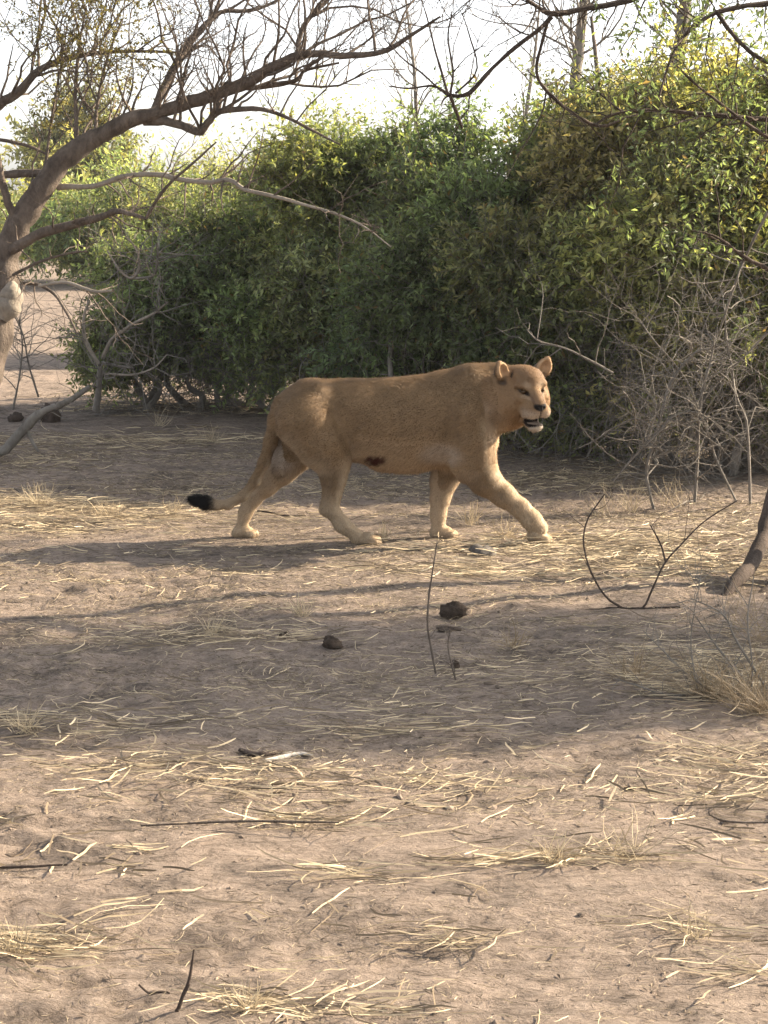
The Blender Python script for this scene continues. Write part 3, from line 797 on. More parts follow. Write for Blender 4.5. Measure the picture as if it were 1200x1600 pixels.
def build_lioness():
    s = SDF((-1.12, LION_Y - 0.62, -0.03), (1.02, LION_Y + 0.36, 1.12), 0.0048)
    def ch(pts, k=0.02, ys=1.0):
        s.chain([lp(*p[:3]) for p in pts], [p[3] * LS for p in pts], k, ys)
    def foot(px, lat, fwd, length, w, hgt, yaw=0.0):
        """paw flat on the ground: heel pad, four toes side by side"""
        p = lp(px, 845, lat); x0, y0 = p[0], p[1]
        z0 = float(ground_z(x0, y0)) - 0.004
        s.cone((x0 - length * 0.40, y0, z0 + hgt * 0.50), (x0 + length * 0.10, y0, z0 + hgt * 0.58), hgt * 0.50, hgt * 0.56, 0.02)
        for i, o in enumerate((-0.75, -0.27, 0.27, 0.75)):
            f = length * (0.30 + (0.10 if abs(o) < 0.5 else 0.0))
            s.cone((x0 + length * 0.06, y0 + o * w * 0.8, z0 + hgt * 0.52), (x0 + f, y0 + o * w, z0 + hgt * 0.38), hgt * 0.34, hgt * 0.40, 0.004)
    # trunk
    ch([(484, 652, 0, 54), (556, 658, 0, 60), (636, 664, 0, 68), (700, 658, 0, 72)], 0.05, 0.80)
    ch([(488, 618, 0, 24), (600, 618, 0, 22), (690, 610, 0, 26), (732, 594, 0, 24)], 0.05, 1.0)      # spine line and withers
    ch([(452, 640, 0, 27), (480, 625, 0, 30)], 0.04, 1.2)
    ch([(600, 704, 0, 32), (650, 706, 0, 30)], 0.05, 1.1)                                             # belly
    ch([(706, 655, 0, 70), (742, 630, 0, 54), (772, 621, -0.03, 50), (798, 620, -0.09, 46)], 0.05, 0.82)   # chest into neck
    ch([(730, 680, 0, 46), (742, 690, -0.01, 34)], 0.04, 0.95)                                        # brisket
    ch([(742, 668, 0.05, 30), (752, 690, 0.07, 25), (746, 712, 0.07, 22)], 0.03)                      # far side of the chest
    for sd in (-1, 1):                                                                               # shoulder blades, hip bones
        ch([(738, 600, sd * 0.085, 27), (728, 650, sd * 0.13, 34), (738, 694, sd * 0.135, 30)], 0.05)
        ch([(496, 618, sd * 0.085, 20), (478, 645, sd * 0.105, 33)], 0.06)
    # near hind leg
    ch([(480, 660, -0.10, 46), (505, 698, -0.125, 37), (521, 722, -0.125, 25.5), (521, 748, -0.12, 18.5), (519, 772, -0.115, 13.2), (515, 793, -0.115, 12.2), (535, 820, -0.115, 10.8), (556, 836, -0.115, 10)], 0.035)
    ch([(519, 768, -0.115, 9), (506, 797, -0.115, 7.5)], 0.02)
    foot(573, -0.115, 1, 0.135, 0.036, 0.062)
    # far hind leg
    ch([(476, 665, 0.10, 42), (458, 704, 0.115, 34), (438, 732, 0.115, 25), (416, 757, 0.11, 17), (396, 780, 0.11, 10.8), (384, 800, 0.11, 9.6), (376, 828, 0.11, 8.4)], 0.035)
    ch([(400, 770, 0.11, 7), (385, 790, 0.11, 7)], 0.02)
    foot(384, 0.11, 1, 0.125, 0.034, 0.055)
    # far fore leg
    ch([(722, 680, 0.11, 40), (702, 728, 0.11, 27), (693, 752, 0.10, 20), (688, 778, 0.095, 14.5), (685, 802, 0.09, 11), (685, 826, 0.09, 10.8)], 0.035)
    foot(694, 0.09, 1, 0.130, 0.036, 0.058)
    # near fore leg, reaching forward
    ch([(738, 690, -0.13, 36), (744, 722, -0.135, 30), (757, 749, -0.13, 23.5), (786, 773, -0.125, 17.2), (813, 794, -0.12, 13.6), (830, 812, -0.12, 14.2), (842, 825, -0.12, 14)], 0.035)
    ch([(716, 728, -0.13, 13), (725, 742, -0.13, 11)], 0.03)                                          # elbow
    p = lp(846, 838, -0.12); z0 = float(ground_z(p[0], p[1]))
    for i, o in enumerate((-0.75, -0.27, 0.27, 0.75)):
        e = 0.012 if abs(o) < 0.5 else 0.0
        s.cone((p[0] - 0.03, p[1] + o * 0.030, z0 + 0.055), (p[0] + 0.022 + e, p[1] + o * 0.036, z0 + 0.024), 0.024, 0.024, 0.004)
    s.cone((p[0] - 0.045, p[1], z0 + 0.045), (p[0] - 0.01, p[1], z0 + 0.036), 0.036, 0.034, 0.02)
    # tail with its tuft
    ch([(444, 634, -0.005, 16), (432, 655, -0.01, 12.5), (423, 690, -0.02, 10), (413, 722, -0.03, 8.6), (399, 752, -0.03, 7.8), (380, 775, -0.03, 7.2), (357, 788, -0.03, 6.6), (338, 789, -0.03, 7), (322, 785, -0.03, 9), (308, 781, -0.03, 7), (299, 778, -0.03, 3)], 0.025)
    # head: its own frame, turned towards the camera
    HC = lp(820, 610, -0.15)
    yaw, pit, rol = math.radians(17), math.radians(10), math.radians(4)
    Fh = np.array([math.sin(yaw) * math.cos(pit), -math.cos(yaw) * math.cos(pit), -math.sin(pit)])
    Lh = np.cross(np.array([0, 0, 1.0]), Fh); Lh /= np.linalg.norm(Lh)          # towards the lioness' left = picture right
    Uh = np.cross(Fh, Lh)
    Lh, Uh = Lh * math.cos(rol) + Uh * math.sin(rol), Uh * math.cos(rol) - Lh * math.sin(rol)
    B = np.array([Fh, Lh, Uh])
    def hp(f, l, u): return HC + Fh * f + Lh * l + Uh * u
    s.cone(lp(788, 624, -0.07), hp(-0.05, -0.01, -0.015), 44 * LS, 0.105, 0.05)
    s.ell(hp(-0.01, 0, 0.030), (0.130, 0.112, 0.100), B, 0.03)                  # cranium
    s.ell(hp(0.045, 0, 0.082), (0.085, 0.078, 0.050), B, 0.03)                  # forehead
    for sd in (-1, 1):
        s.ell(hp(0.020, sd * 0.066, -0.050), (0.085, 0.062, 0.085), B, 0.035)   # cheek
        s.ell(hp(0.098, sd * 0.052, 0.062), (0.030, 0.034, 0.018), B, 0.02)     # brow
        s.ell(hp(0.105, sd * 0.062, -0.008), (0.035, 0.026, 0.028), B, 0.025)   # cheekbone
    s.cone(hp(0.080, 0, 0.040), hp(0.198, 0, -0.020), 0.052, 0.038, 0.03)       # nose bridge
    s.ell(hp(0.150, 0, -0.055), (0.085, 0.066, 0.048), B, 0.03)                 # muzzle
    for sd in (-1, 1):
        s.ell(hp(0.190, sd * 0.033, -0.064), (0.042, 0.037, 0.036), B, 0.012)   # whisker pads
    s.cone(hp(0.02, 0.0, -0.120), hp(0.142, 0, -0.150), 0.054, 0.034, 0.03)     # lower jaw
    s.ell(hp(0.165, 0, -0.152), (0.030, 0.040, 0.024), B, 0.02)                 # chin
    for sd in (-1, 1):
        s.ell(hp(0.140, sd * 0.046, -0.080), (0.048, 0.026, 0.034), B, 0.02)    # flews
    mt_ = math.radians(14)
    BM = np.array([Fh * math.cos(mt_) + Uh * math.sin(mt_), Lh, Uh * math.cos(mt_) - Fh * math.sin(mt_)])
    s.ell(hp(0.155, 0, -0.118), (0.072, 0.064, 0.023), BM, 0.008, sub=True)     # open mouth
    s.ell(hp(0.220, 0, -0.026), (0.020, 0.035, 0.019), B, 0.008)                # nose pad
    EARS = []
    for sd in (-1, 1):
        s.ell(hp(0.140, sd * 0.051, 0.030), (0.020, 0.021, 0.010), B, 0.010, sub=True)   # eye sockets
        s.ell(hp(0.238, sd * 0.016, -0.030), (0.007, 0.008, 0.005), B, 0.004, sub=True)  # nostrils
        # ears: rounded cups set wide apart, turned outwards
        ea = math.radians(48 if sd < 0 else -8) * 1.0
        if sd < 0: ea = math.radians(30)
        Fe = Fh * math.cos(ea) + Lh * math.sin(ea)
        Le = -Fh * math.sin(ea) + Lh * math.cos(ea)
        tilt = math.radians(24) * sd
        Ue = Uh * math.cos(tilt) + Le * math.sin(tilt); Le2 = Le * math.cos(tilt) - Uh * math.sin(tilt)
        BE = np.array([Fe, Le2, Ue])
        c = hp(-0.015, sd * (0.112 if sd > 0 else 0.126), 0.108 if sd > 0 else 0.112)
        EARS.append((c, Fe))
        s.ell(c - Ue * 0.002, (0.027, 0.041, 0.056), BE, 0.016)
        s.cone(c + Ue * 0.015, c + Ue * 0.056, 0.032, 0.012, 0.02)
        s.ell(c + Fe * 0.031 + Ue * 0.008, (0.032, 0.030, 0.050), BE, 0.008, sub=True)
    for sd in (-1, 1):     # grooves behind the shoulder and in front of the thigh, hollow of the flank
        s.cone(lp(697, 630, sd * 0.235), lp(703, 705, sd * 0.235), 0.030, 0.030, 0.05, sub=True)
        s.cone(lp(545, 650, sd * 0.215), lp(556, 700, sd * 0.200), 0.035, 0.030, 0.06, sub=True)
    V, Q = s.mesh()

    def colour(P, Nn):
        H = (P - HC) @ B.T; f, l, u = H[:, 0], H[:, 1], H[:, 2]
        def ss(x, a, b):
            t = np.clip((x - a) / (b - a), 0, 1); return t * t * (3 - 2 * t)
        def mix(c, t, k): return c * (1 - t[:, None]) + np.array(k) * t[:, None]
        x, y, z = P[:, 0], P[:, 1], P[:, 2]
        lat = y - LION_Y
        tawny = np.array([0.205, 0.133, 0.069])
        C = np.tile(tawny, (len(P), 1))
        nz = fbm(x * 9, z * 9 + y * 5, 3, 4) + 1.1 * fbm(x * 34 + z * 12, z * 70 - x * 20, 1, 3) + 0.5 * fbm(x * 3.1 + 2, z * 4.3 + y, 6, 2)
        C = C * (1 + nz * 0.35)[:, None]
        C = mix(C, ss(z, 0.78, 0.95) * 0.45 * (f < -0.1), (0.135, 0.083, 0.042))            # darker saddle
        head = ss(f, -0.12, -0.02) * ss(0.30 - np.abs(l), 0.02, 0.15) * (z > 0.45) * (x > 0.5)
        pale = (0.48, 0.37, 0.25)
        # underside of belly and chest, inside of far legs, lower legs
        bel = ss(-Nn[:, 2], 0.15, 0.75) * ss(z, 0.30, 0.42) * (head < 0.5)
        C = mix(C, bel * 0.9, pale)
        C = mix(C, ss(-z, -0.62, -0.50) * ss(z, 0.34, 0.42) * ss(x, -0.2, -0.05) * ss(-x, -0.55, -0.30) * 0.6, (0.42, 0.29, 0.165))  # lower flank cream, strengthened to paint in the warm light there
        legs = ss(-z, -0.40, -0.10)
        C = mix(C, legs * 0.8, (0.47, 0.37, 0.25))
        C = mix(C, ss(Nn[:, 0], 0.15, 0.75) * ss(-z, -0.50, -0.38) * 0.75, (0.56, 0.45, 0.31))          # leg fronts paled to paint in their sunlit rim
        C = mix(C, ss(Nn[:, 0], 0.30, 0.85) * ss(z, 0.38, 0.46) * ss(-z, -0.74, -0.64) * (x > 0.4) * 0.8, (0.56, 0.44, 0.29))   # sunlit rim of the chest front, painted in as cream
        inner = (lat > 0.03) * ss(-Nn[:, 1], 0.1, 0.7) * ss(-z, -0.55, -0.40)
        C = mix(C, inner * 0.6, pale)
        # groin pale patch, flank fold
        g0 = lp(440, 702, 0.08); dg = np.linalg.norm((P - g0) * np.array([1, 0.6, 0.8]), axis=1)
        C = mix(C, ss(-dg, -0.14, -0.04) * (lat > 0.0) * 0.9, (0.46, 0.39, 0.32))
        # armpit pale patch
        g1 = lp(690, 712, -0.16); dg = np.linalg.norm((P - g1) * np.array([0.8, 0.6, 1.5]), axis=1)
        C = mix(C, ss(-dg, -0.13, -0.04) * 0.55, (0.44, 0.38, 0.32))
        # wound on the belly
        g2 = lp(588, 722, -0.16); w = np.sqrt(((x - g2[0]) / 0.075) ** 2 + ((z - g2[2]) / 0.036) ** 2) + fbm(x * 40, z * 40, 5, 3) * 0.9
        C = mix(C, ss(-w, -1.10, -0.35) * (lat < 0.05), (0.060, 0.014, 0.008))
        # dark elbow and hock tufts
        g3 = lp(506, 787, -0.12); C = mix(C, ss(-np.linalg.norm(P - g3, axis=1), -0.03, -0.008) * 0.7, (0.08, 0.05, 0.03))
        # tail
        tt = ss(-x, 0.90, 0.945) * (z < 0.32) * (z > 0.1)
        C = mix(C, tt, (0.004, 0.0035, 0.0035))
        # face
        hm = (head > 0.3).astype(float)
        C = mix(C, hm * 0.55, (0.245, 0.150, 0.078))
        C = mix(C, hm * ss(u, 0.05, 0.11) * ss(f, -0.02, 0.05) * (0.35 + fbm(l * 45, u * 20, 6, 3) * 1.2).clip(0, 1), (0.12, 0.07, 0.04))   # brow streaks
        C = mix(C, hm * ss(-u, 0.030, 0.085) * ss(f, 0.10, 0.20), (0.42, 0.335, 0.25))      # muzzle pads, chin
        C = mix(C, hm * ss(-u, 0.12, 0.145) * ss(f, 0.08, 0.13), (0.40, 0.34, 0.27))
        C = mix(C, hm * ss(-u, 0.01, 0.10) * ss(-f, -0.07, 0.03) * ss(np.abs(l), 0.07, 0.11) * 0.6, (0.45, 0.36, 0.26))   # cheek ruff
        for sd in (-1, 1):
            de = np.sqrt(((f - 0.125) / 0.05) ** 2 + ((l - sd * 0.052) / 0.026) ** 2 + ((u - 0.030 - (np.abs(l) - 0.052) * 0.35) / 0.0125) ** 2)
            C = mix(C, hm * ss(-de, -1.45, -0.80), (0.008, 0.006, 0.005))                   # dark lids
            C = mix(C, hm * ss(-np.sqrt(((l - sd * 0.052) / 0.022) ** 2 + ((u - 0.008) / 0.010) ** 2), -1.3, -0.6) * (f > 0.08) * 0.35, (0.46, 0.36, 0.25))
            C = mix(C, hm * ss(-np.sqrt(((l - sd * 0.038) / 0.020) ** 2 + ((u - 0.068) / 0.016) ** 2), -1.6, -0.3) * (f > 0.06) * 0.35, (0.48, 0.38, 0.27))
            tear = np.abs(l - sd * (0.030 - 0.0 * u)) / 0.007
            C = mix(C, hm * ss(-tear, -1.2, -0.4) * ss(f, 0.12, 0.14) * ss(u, -0.035, -0.01) * ss(-u, -0.032, -0.015) * 0.6, (0.10, 0.055, 0.03))
        C = mix(C, hm * ss(u, -0.03, 0.0) * ss(-u, -0.05, -0.02) * ss(-np.abs(l), -0.045, -0.02) * ss(f, 0.13, 0.17) * 0.35, (0.13, 0.08, 0.05))   # nose bridge
        C = mix(C, hm * ss(f, -0.03, 0.08) * ss(u, 0.0, 0.05) * (0.5 + fbm(l * 30 + 5, u * 16, 4, 3) * 2.2).clip(0, 1) * 0.45, (0.14, 0.08, 0.04))
        wsp = np.sin(f * 520) * np.sin(u * 520 + 1)
        C = mix(C, hm * ss(f, 0.15, 0.17) * ss(-u, 0.045, 0.055) * ss(u, -0.095, -0.085) * ss(wsp, 0.55, 0.8) * ss(np.abs(l), 0.02, 0.035) * 0.6, (0.06, 0.04, 0.03))   # whisker spots
        db = np.sqrt(((f + 0.01) / 0.035) ** 2 + ((np.abs(l) - 0.118) / 0.03) ** 2 + ((u - 0.055) / 0.018) ** 2)
        C = mix(C, hm * ss(-db, -1.4, -0.6) * 0.85, (0.03, 0.02, 0.015))                      # dark patch under the ear
        dn = np.sqrt(((f - 0.228) / 0.024) ** 2 + (l / 0.034) ** 2 + ((u + 0.030 - np.abs(l) * 0.25) / 0.0185) ** 2)
        C = mix(C, hm * ss(-dn, -1.25, -0.9), (0.006, 0.0045, 0.004))
        C = mix(C, hm * ss(-np.abs(l), -0.0055, -0.002) * ss(f, 0.19, 0.21) * ss(-u, 0.04, 0.05) * ss(u, -0.115, -0.10), (0.03, 0.015, 0.012))
        dm = np.sqrt(((f - 0.155) / 0.072) ** 2 + (l / 0.080) ** 2 + ((u + 0.125 - (f - 0.155) * 0.25) / 0.034) ** 2)
        C = mix(C, hm * ss(-dm, -1.12, -0.95), (0.007, 0.003, 0.003))
        vm = u + 0.118 - (f - 0.155) * 0.25; nu = Nn @ Uh
        inm = hm * ss(f, 0.078, 0.088) * ss(-f, -0.200, -0.188) * ss(0.064 - np.abs(l), 0.0, 0.006) * (np.abs(vm) < 0.034) * ss(np.where(vm < 0.004, nu, -nu), 0.2, 0.5)
        C = mix(C, inm, (0.007, 0.003, 0.003))
        # ears: black patch behind, pale inside
        for c, Fe in EARS:
            de = np.linalg.norm(P - c, axis=1)
            isr = ss(-de, -0.085, -0.055) * (u > 0.085)
            fac = (Nn @ Fe)
            C = mix(C, isr * ss(fac, 0.0, 0.4), (0.42, 0.28, 0.16))
            C = mix(C, isr * ss(-fac, 0.1, 0.5) * ss(-u, -0.16, -0.11), (0.02, 0.016, 0.013))
        return np.clip(C, 0.002, 1)

    root = empty('lioness', (float(lp(600, 845, 0)[0]), LION_Y, 0))
    m, nt, b = newmat('lion_skin')
    a = attr(nt); nt.links.new(a.outputs['Color'], b.inputs['Base Color']); b.inputs['Roughness'].default_value = 0.8; b.inputs['Sheen Weight'].default_value = 0.0; b.inputs['Sheen Roughness'].default_value = 0.35; b.inputs['Sheen Tint'].default_value = (1.0, 0.85, 0.6, 1)
    mf, nt, b = newmat('lion_fur')
    a = attr(nt); nt.links.new(a.outputs['Color'], b.inputs['Base Color']); b.inputs['Roughness'].default_value = 0.55; b.inputs['Sheen Weight'].default_value = 0.08; b.inputs['Sheen Roughness'].default_value = 0.35; b.inputs['Sheen Tint'].default_value = (1.0, 0.85, 0.6, 1)
    tr = N(nt, 'ShaderNodeBsdfTranslucent'); nt.links.new(a.outputs['Color'], tr.inputs[0])
    ms = N(nt, 'ShaderNodeMixShader'); ms.inputs[0].default_value = 0.40
    nt.links.new(b.outputs[0], ms.inputs[1]); nt.links.new(tr.outputs[0], ms.inputs[2]); nt.links.new(ms.outputs[0], nt.nodes['Material Output'].inputs[0])
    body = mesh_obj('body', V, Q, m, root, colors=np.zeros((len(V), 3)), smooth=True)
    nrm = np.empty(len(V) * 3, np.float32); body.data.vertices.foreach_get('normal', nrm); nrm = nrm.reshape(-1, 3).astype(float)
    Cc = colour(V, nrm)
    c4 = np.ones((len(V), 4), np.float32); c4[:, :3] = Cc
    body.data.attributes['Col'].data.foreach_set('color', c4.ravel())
    # fur: one tapered sliver per hair, combed along the body
    rng = np.random.default_rng(5)
    tri = np.concatenate([Q[:, [0, 1, 2]], Q[:, [0, 2, 3]]])
    ar = np.linalg.norm(np.cross(V[tri[:, 1]] - V[tri[:, 0]], V[tri[:, 2]] - V[tri[:, 0]]), axis=1)
    n = 250000
    ti = rng.choice(len(tri), n, p=ar / ar.sum())
    w = rng.dirichlet((1, 1, 1), n)
    T = tri[ti]
    O = (V[T] * w[:, :, None]).sum(1); Nn = norm((nrm[T] * w[:, :, None]).sum(1))
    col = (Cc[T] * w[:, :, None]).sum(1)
    H = (O - HC) @ B.T
    inh = (H[:, 0] > -0.10) & (np.abs(H[:, 1]) < 0.16) & (np.abs(H[:, 2]) < 0.22) & (O[:, 0] > 0.5)
    flow = np.tile(np.array([-0.9, 0, -0.45]), (n, 1))
    flow[O[:, 2] < 0.42] = (-0.15, 0, -1.0)
    flow[inh] = -Fh + 0.25 * Uh
    tl = (O[:, 0] < -0.55) & (O[:, 2] < 0.55)
    flow[tl] = (-0.8, 0, -0.5)
    flow = flow + rng.normal(0, 0.22, (n, 3))
    tan = norm(flow - (flow * Nn).sum(1, keepdims=True) * Nn)
    lift = rng.uniform(0.2, 0.5, n)[:, None]
    d = norm(tan + Nn * lift)
    Ln = rng.uniform(0.007, 0.014, n)
    Ln[inh] *= 0.62
    tuft = (O[:, 0] < -0.925) & (O[:, 2] < 0.32) & (O[:, 2] > 0.1); Ln[tuft] *= 2.6
    chin = inh & (H[:, 2] < -0.13); Ln[chin] *= 1.1
    bel = (Nn[:, 2] < -0.3) & (O[:, 2] > 0.33); Ln[bel] *= 1.5
    gd = rng.random(n) < 0.09; Ln[gd] *= 1.4; d[gd] = norm(d[gd] + Nn[gd] * 0.5)
    # no hair on nose pad, eyes, inside the mouth
    dark = (col.sum(1) < 0.12) & inh & ~((H[:, 2] > 0.085))
    keep = ~dark
    O, d, Nn, Ln, col = O[keep], d[keep], Nn[keep], Ln[keep], col[keep]; n = len(O)
    sd = norm(np.cross(d, Nn)) * (rng.uniform(0.0011, 0.0021, n))[:, None]
    base = O - Nn * 0.001
    FV = np.stack([base - sd, base + sd, base + d * Ln[:, None]], 1).reshape(-1, 3)
    cf = col * rng.uniform(0.70, 1.30, n)[:, None]
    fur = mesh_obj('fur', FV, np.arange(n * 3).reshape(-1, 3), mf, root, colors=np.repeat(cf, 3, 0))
    fur['kind'] = 'stuff'
    # eyes, tongue, teeth, whiskers
    def ball(name, c, r, mat, rings=8, seg=12, par=root):
        th = np.linspace(0, math.pi, rings + 1); ph = np.linspace(0, 2 * math.pi, seg, endpoint=False)
        vv = np.array([[math.sin(t) * math.cos(q), math.sin(t) * math.sin(q), math.cos(t)] for t in th for q in ph])
        vv = c + (vv * np.array(r)) @ B
        ff = [[i * seg + j, i * seg + (j + 1) % seg, (i + 1) * seg + (j + 1) % seg, (i + 1) * seg + j] for i in range(rings) for j in range(seg)]
        return mesh_obj(name, vv, ff, mat, par, smooth=True)
    me, nt, b = newmat('lion_eye'); b.inputs['Base Color'].default_value = (0.05, 0.028, 0.01, 1); b.inputs['Roughness'].default_value = 0.08
    mp_, nt, b = newmat('lion_pupil'); b.inputs['Base Color'].default_value = (0.004, 0.004, 0.004, 1); b.inputs['Roughness'].default_value = 0.08
    for sd in (-1, 1):
        e = ball('eye', hp(0.117, sd * 0.052, 0.031), (0.0150, 0.0150, 0.0110), me)
        ball('pupil', hp(0.1315, sd * 0.052, 0.0305), (0.0022, 0.0060, 0.0060), mp_, par=e)
    tag(root, 'tawny lioness walking to the right, head turned to the camera, mouth open', 'lion')
    return root

build_lioness()
# ------------------------------------------------------------------ single things on the ground
def branch_thing(name, label, cat, specs, Y, mat, seed, n1=0, L=(0.08, 0.25), K=6, up=0.1, group=None):
    r = np.random.default_rng(seed)
    p0 = at(*specs[0][0][:2], Y); p0[2] = ground_z(p0[0], p0[1])
    root = empty(name, p0); ls = []
    for px in specs:
        L_ = traced(px, Y, Y, None, r, 0.08)
        L_[0][:, 2] = np.maximum(L_[0][:, 2], ground_z(L_[0][:, 0], L_[0][:, 1]) + L_[1] * 0.5)
        ls.append(L_); limb_obj('branch', L_, M[mat], root, 7)
    if n1:
        P1, R1 = grow(ls, n1, L, K, r, up=up, rmax=0.004, rmin=0.0016)
        P1[:, :, 2] = np.maximum(P1[:, :, 2], ground_z(P1[:, :, 0], P1[:, :, 1]) + 0.003)
        b = Bag(); v, f = tubes(P1, R1, 4); b.add(v, f); b.build('twigs', M[mat], root)['kind'] = 'stuff'
    return tag(root, label, cat, group)

branch_thing('dead_branch', 'thin dark dead branch curving up from the ground at the right', 'branch',
    [[(1062, 968, 1.8), (1042, 965, 2.4), (1005, 960, 2.2), (975, 951, 2.0), (945, 930, 1.8), (922, 890, 1.5), (912, 848, 1.3), (918, 812, 1.4), (945, 772, 0.9)],
     [(1003, 958, 1.7), (1024, 910, 1.6), (1040, 878, 1.5), (1065, 850, 1.3), (1100, 815, 1.1), (1152, 782, 0.9)],
     [(1040, 878, 1.6), (1032, 850, 1.4), (1016, 820, 1.0)], [(968, 948, 1.4), (950, 970, 1.4), (920, 995, 1.0)]], 8.66, 'bark_dark', 3, 10)
branch_thing('fallen_branch', 'weathered forked branch lying on the ground at the left edge', 'branch',
    [[(-20, 715, 7), (10, 700, 8), (35, 672, 8), (55, 652, 8), (75, 640, 6), (110, 625, 5), (140, 604, 4)], [(40, 665, 4), (48, 685, 3), (60, 706, 2)]], 13.6, 'bark_grey', 5, 12)
branch_thing('upright_stick', 'short dark stick poking out of the sand at the bottom left', 'stick',
    [[(274, 1592, 3.4), (284, 1560, 3.2), (296, 1530, 2.8), (303, 1484, 1.4)], [(285, 1560, 2), (292, 1545, 2.4), (296, 1538, 1.6)]], float(on_ground(274, 1592)[1]), 'bark_dark', 6)
branch_thing('fallen_twig', 'thin dark twig lying left of the short upright stick', 'twig',
    [[(217, 1538, 1.6), (230, 1550, 2), (248, 1558, 2), (266, 1564, 1.4)]], float(on_ground(240, 1564)[1]), 'bark_dark', 7)
branch_thing('thin_sapling', 'thin leafless upright twig in front of the lioness', 'twig',
    [[(681, 1052, 1.6), (674, 1015, 1.8), (668, 975, 1.7), (671, 925, 1.5), (678, 880, 1.2), (683, 845, 0.7)]], float(on_ground(681, 1055)[1]), 'bark', 8, 5, (0.05, 0.12))
branch_thing('thin_sapling', 'short leafless seedling beside the thin upright twig', 'twig',
    [[(712, 1062, 1.6), (706, 1040, 1.6), (700, 1010, 1.2), (703, 985, 0.8)]], float(on_ground(712, 1064)[1]), 'bark', 9, 6, (0.04, 0.10))
branch_thing('fallen_twig', 'long dark twig lying on the sand between the hind legs', 'twig',
    [[(402, 798, 1.4), (425, 801, 1.8), (450, 806, 1.8), (478, 806, 1.0)]], float(on_ground(440, 808)[1]), 'bark_dark', 10)
branch_thing('fallen_twig', 'long thin brown stick lying across the lit sand at the lower middle', 'twig',
    [[(220, 1290, 1.6), (300, 1286, 2.0), (400, 1283, 2.4), (530, 1285, 1.6)]], float(on_ground(400, 1287)[1]), 'bark', 12)
branch_thing('fallen_twig', 'dark stick lying on the sand at the far left, below the shade', 'twig',
    [[(-10, 1356, 2.4), (40, 1354, 2.6), (105, 1351, 1.6)]], float(on_ground(40, 1357)[1]), 'bark_dark', 13)
branch_thing('fallen_twig', 'curved dark twig lying at the right edge of the lit foreground', 'twig',
    [[(1108, 1272, 1.6), (1130, 1282, 2.2), (1165, 1285, 2.2), (1215, 1284, 1.6)]], float(on_ground(1160, 1287)[1]), 'bark', 14)

branch_thing('dry_brush', 'sprawl of fine dry brown twigs and stalks at the right edge below the dark stems', 'brush',
    [[(1195, 1120, 2.4), (1160, 1060, 2), (1120, 1010, 1.6), (1085, 960, 1)], [(1200, 1080, 2), (1150, 1000, 1.7), (1130, 960, 1.4), (1080, 935, 0.9)], [(1180, 1150, 2), (1120, 1090, 1.6), (1060, 1040, 1.2), (1005, 985, 0.8)],
     [(1170, 1130, 2), (1175, 1040, 1.6), (1168, 970, 1.3), (1178, 900, 0.8)], [(1190, 1150, 2), (1100, 1120, 1.6), (1020, 1080, 1.2), (960, 1060, 0.8)], [(1100, 1120, 1.6), (1085, 1050, 1.3), (1080, 990, 1), (1095, 900, 0.7)]],
    7.1, 'bark_grey', 21, 90, (0.08, 0.30), 6, 0.15)

def lump(name, label, cat, px, py, w, h, mat, seed, d=None, sink=0.25, stretch=(1, 1, 1), lumps=3):
    """irregular clod: a displaced sphere, w x h pixels in the photograph"""
    r = np.random.default_rng(seed)
    p = on_ground(px, py); s_ = depth(p) / FPX; w *= s_; h *= s_; d = d * s_ if d else w * 0.8
    rings, seg = 12, 18
    vs = []
    ph = r.uniform(0, 9, 6)
    for i in range(rings + 1):
        for j in range(seg):
            t = math.pi * i / rings; q = 2 * math.pi * j / seg
            v = np.array([math.sin(t) * math.cos(q), math.sin(t) * math.sin(q), math.cos(t)])
            k = 1 + 0.08 * r.normal() + 0.16 * math.sin(lumps * v[0] + ph[0] + 2 * v[2]) + 0.13 * math.sin(2.5 * lumps * v[1] + ph[1] + 3 * v[0]) + 0.09 * math.sin(3.3 * lumps * v[2] + ph[2] + 4 * v[0]) + r.normal(0, 0.025)
            vs.append(v * k * np.array([w / 2, d / 2, h * 0.62]))
    vs = np.array(vs); vs[:, 2] += h * 0.62 - h * sink
    fs = [[i * seg + j, (i + 1) * seg + j, (i + 1) * seg + (j + 1) % seg, i * seg + (j + 1) % seg] for i in range(rings) for j in range(seg)]
    o = mesh_obj(name, vs + p, fs, M[mat], smooth=True, loc=p)
    return tag(o, label, cat)
lump('dung_lump', 'largest brown dung lump, lying in the litter in front of the forelegs', 'dung', 708, 955, 38, 24, 'dung', 1)
lump('dung_pat', 'flat dark dung pat just below the largest brown lump', 'dung', 702, 982, 40, 9, 'dung', 2)
lump('dung_lump', 'small dark dung lump in the shade below the middle of the lioness', 'dung', 518, 1005, 32, 17, 'dung', 3)
lump('stone', 'grey stone half buried in front of the reaching forepaw', 'stone', 755, 873, 40, 17, 'stone', 4)
lump('dark_stump', 'blackish stump lying beside the fallen branch at the left', 'stump', 78, 660, 36, 24, 'bark_dark', 5)
lump('dark_stump', 'small blackish clod at the far left beyond the fallen branch', 'stump', 24, 657, 22, 14, 'bark_dark', 6)
lump('dung_lump', 'small dark lump on the sand left of the two tufts in the shade', 'dung', 445, 987, 20, 9, 'dung', 8)
lump('dung_lump', 'small brown clod on the shaded ground right of the seedling', 'dung', 712, 1038, 14, 12, 'dung', 9)

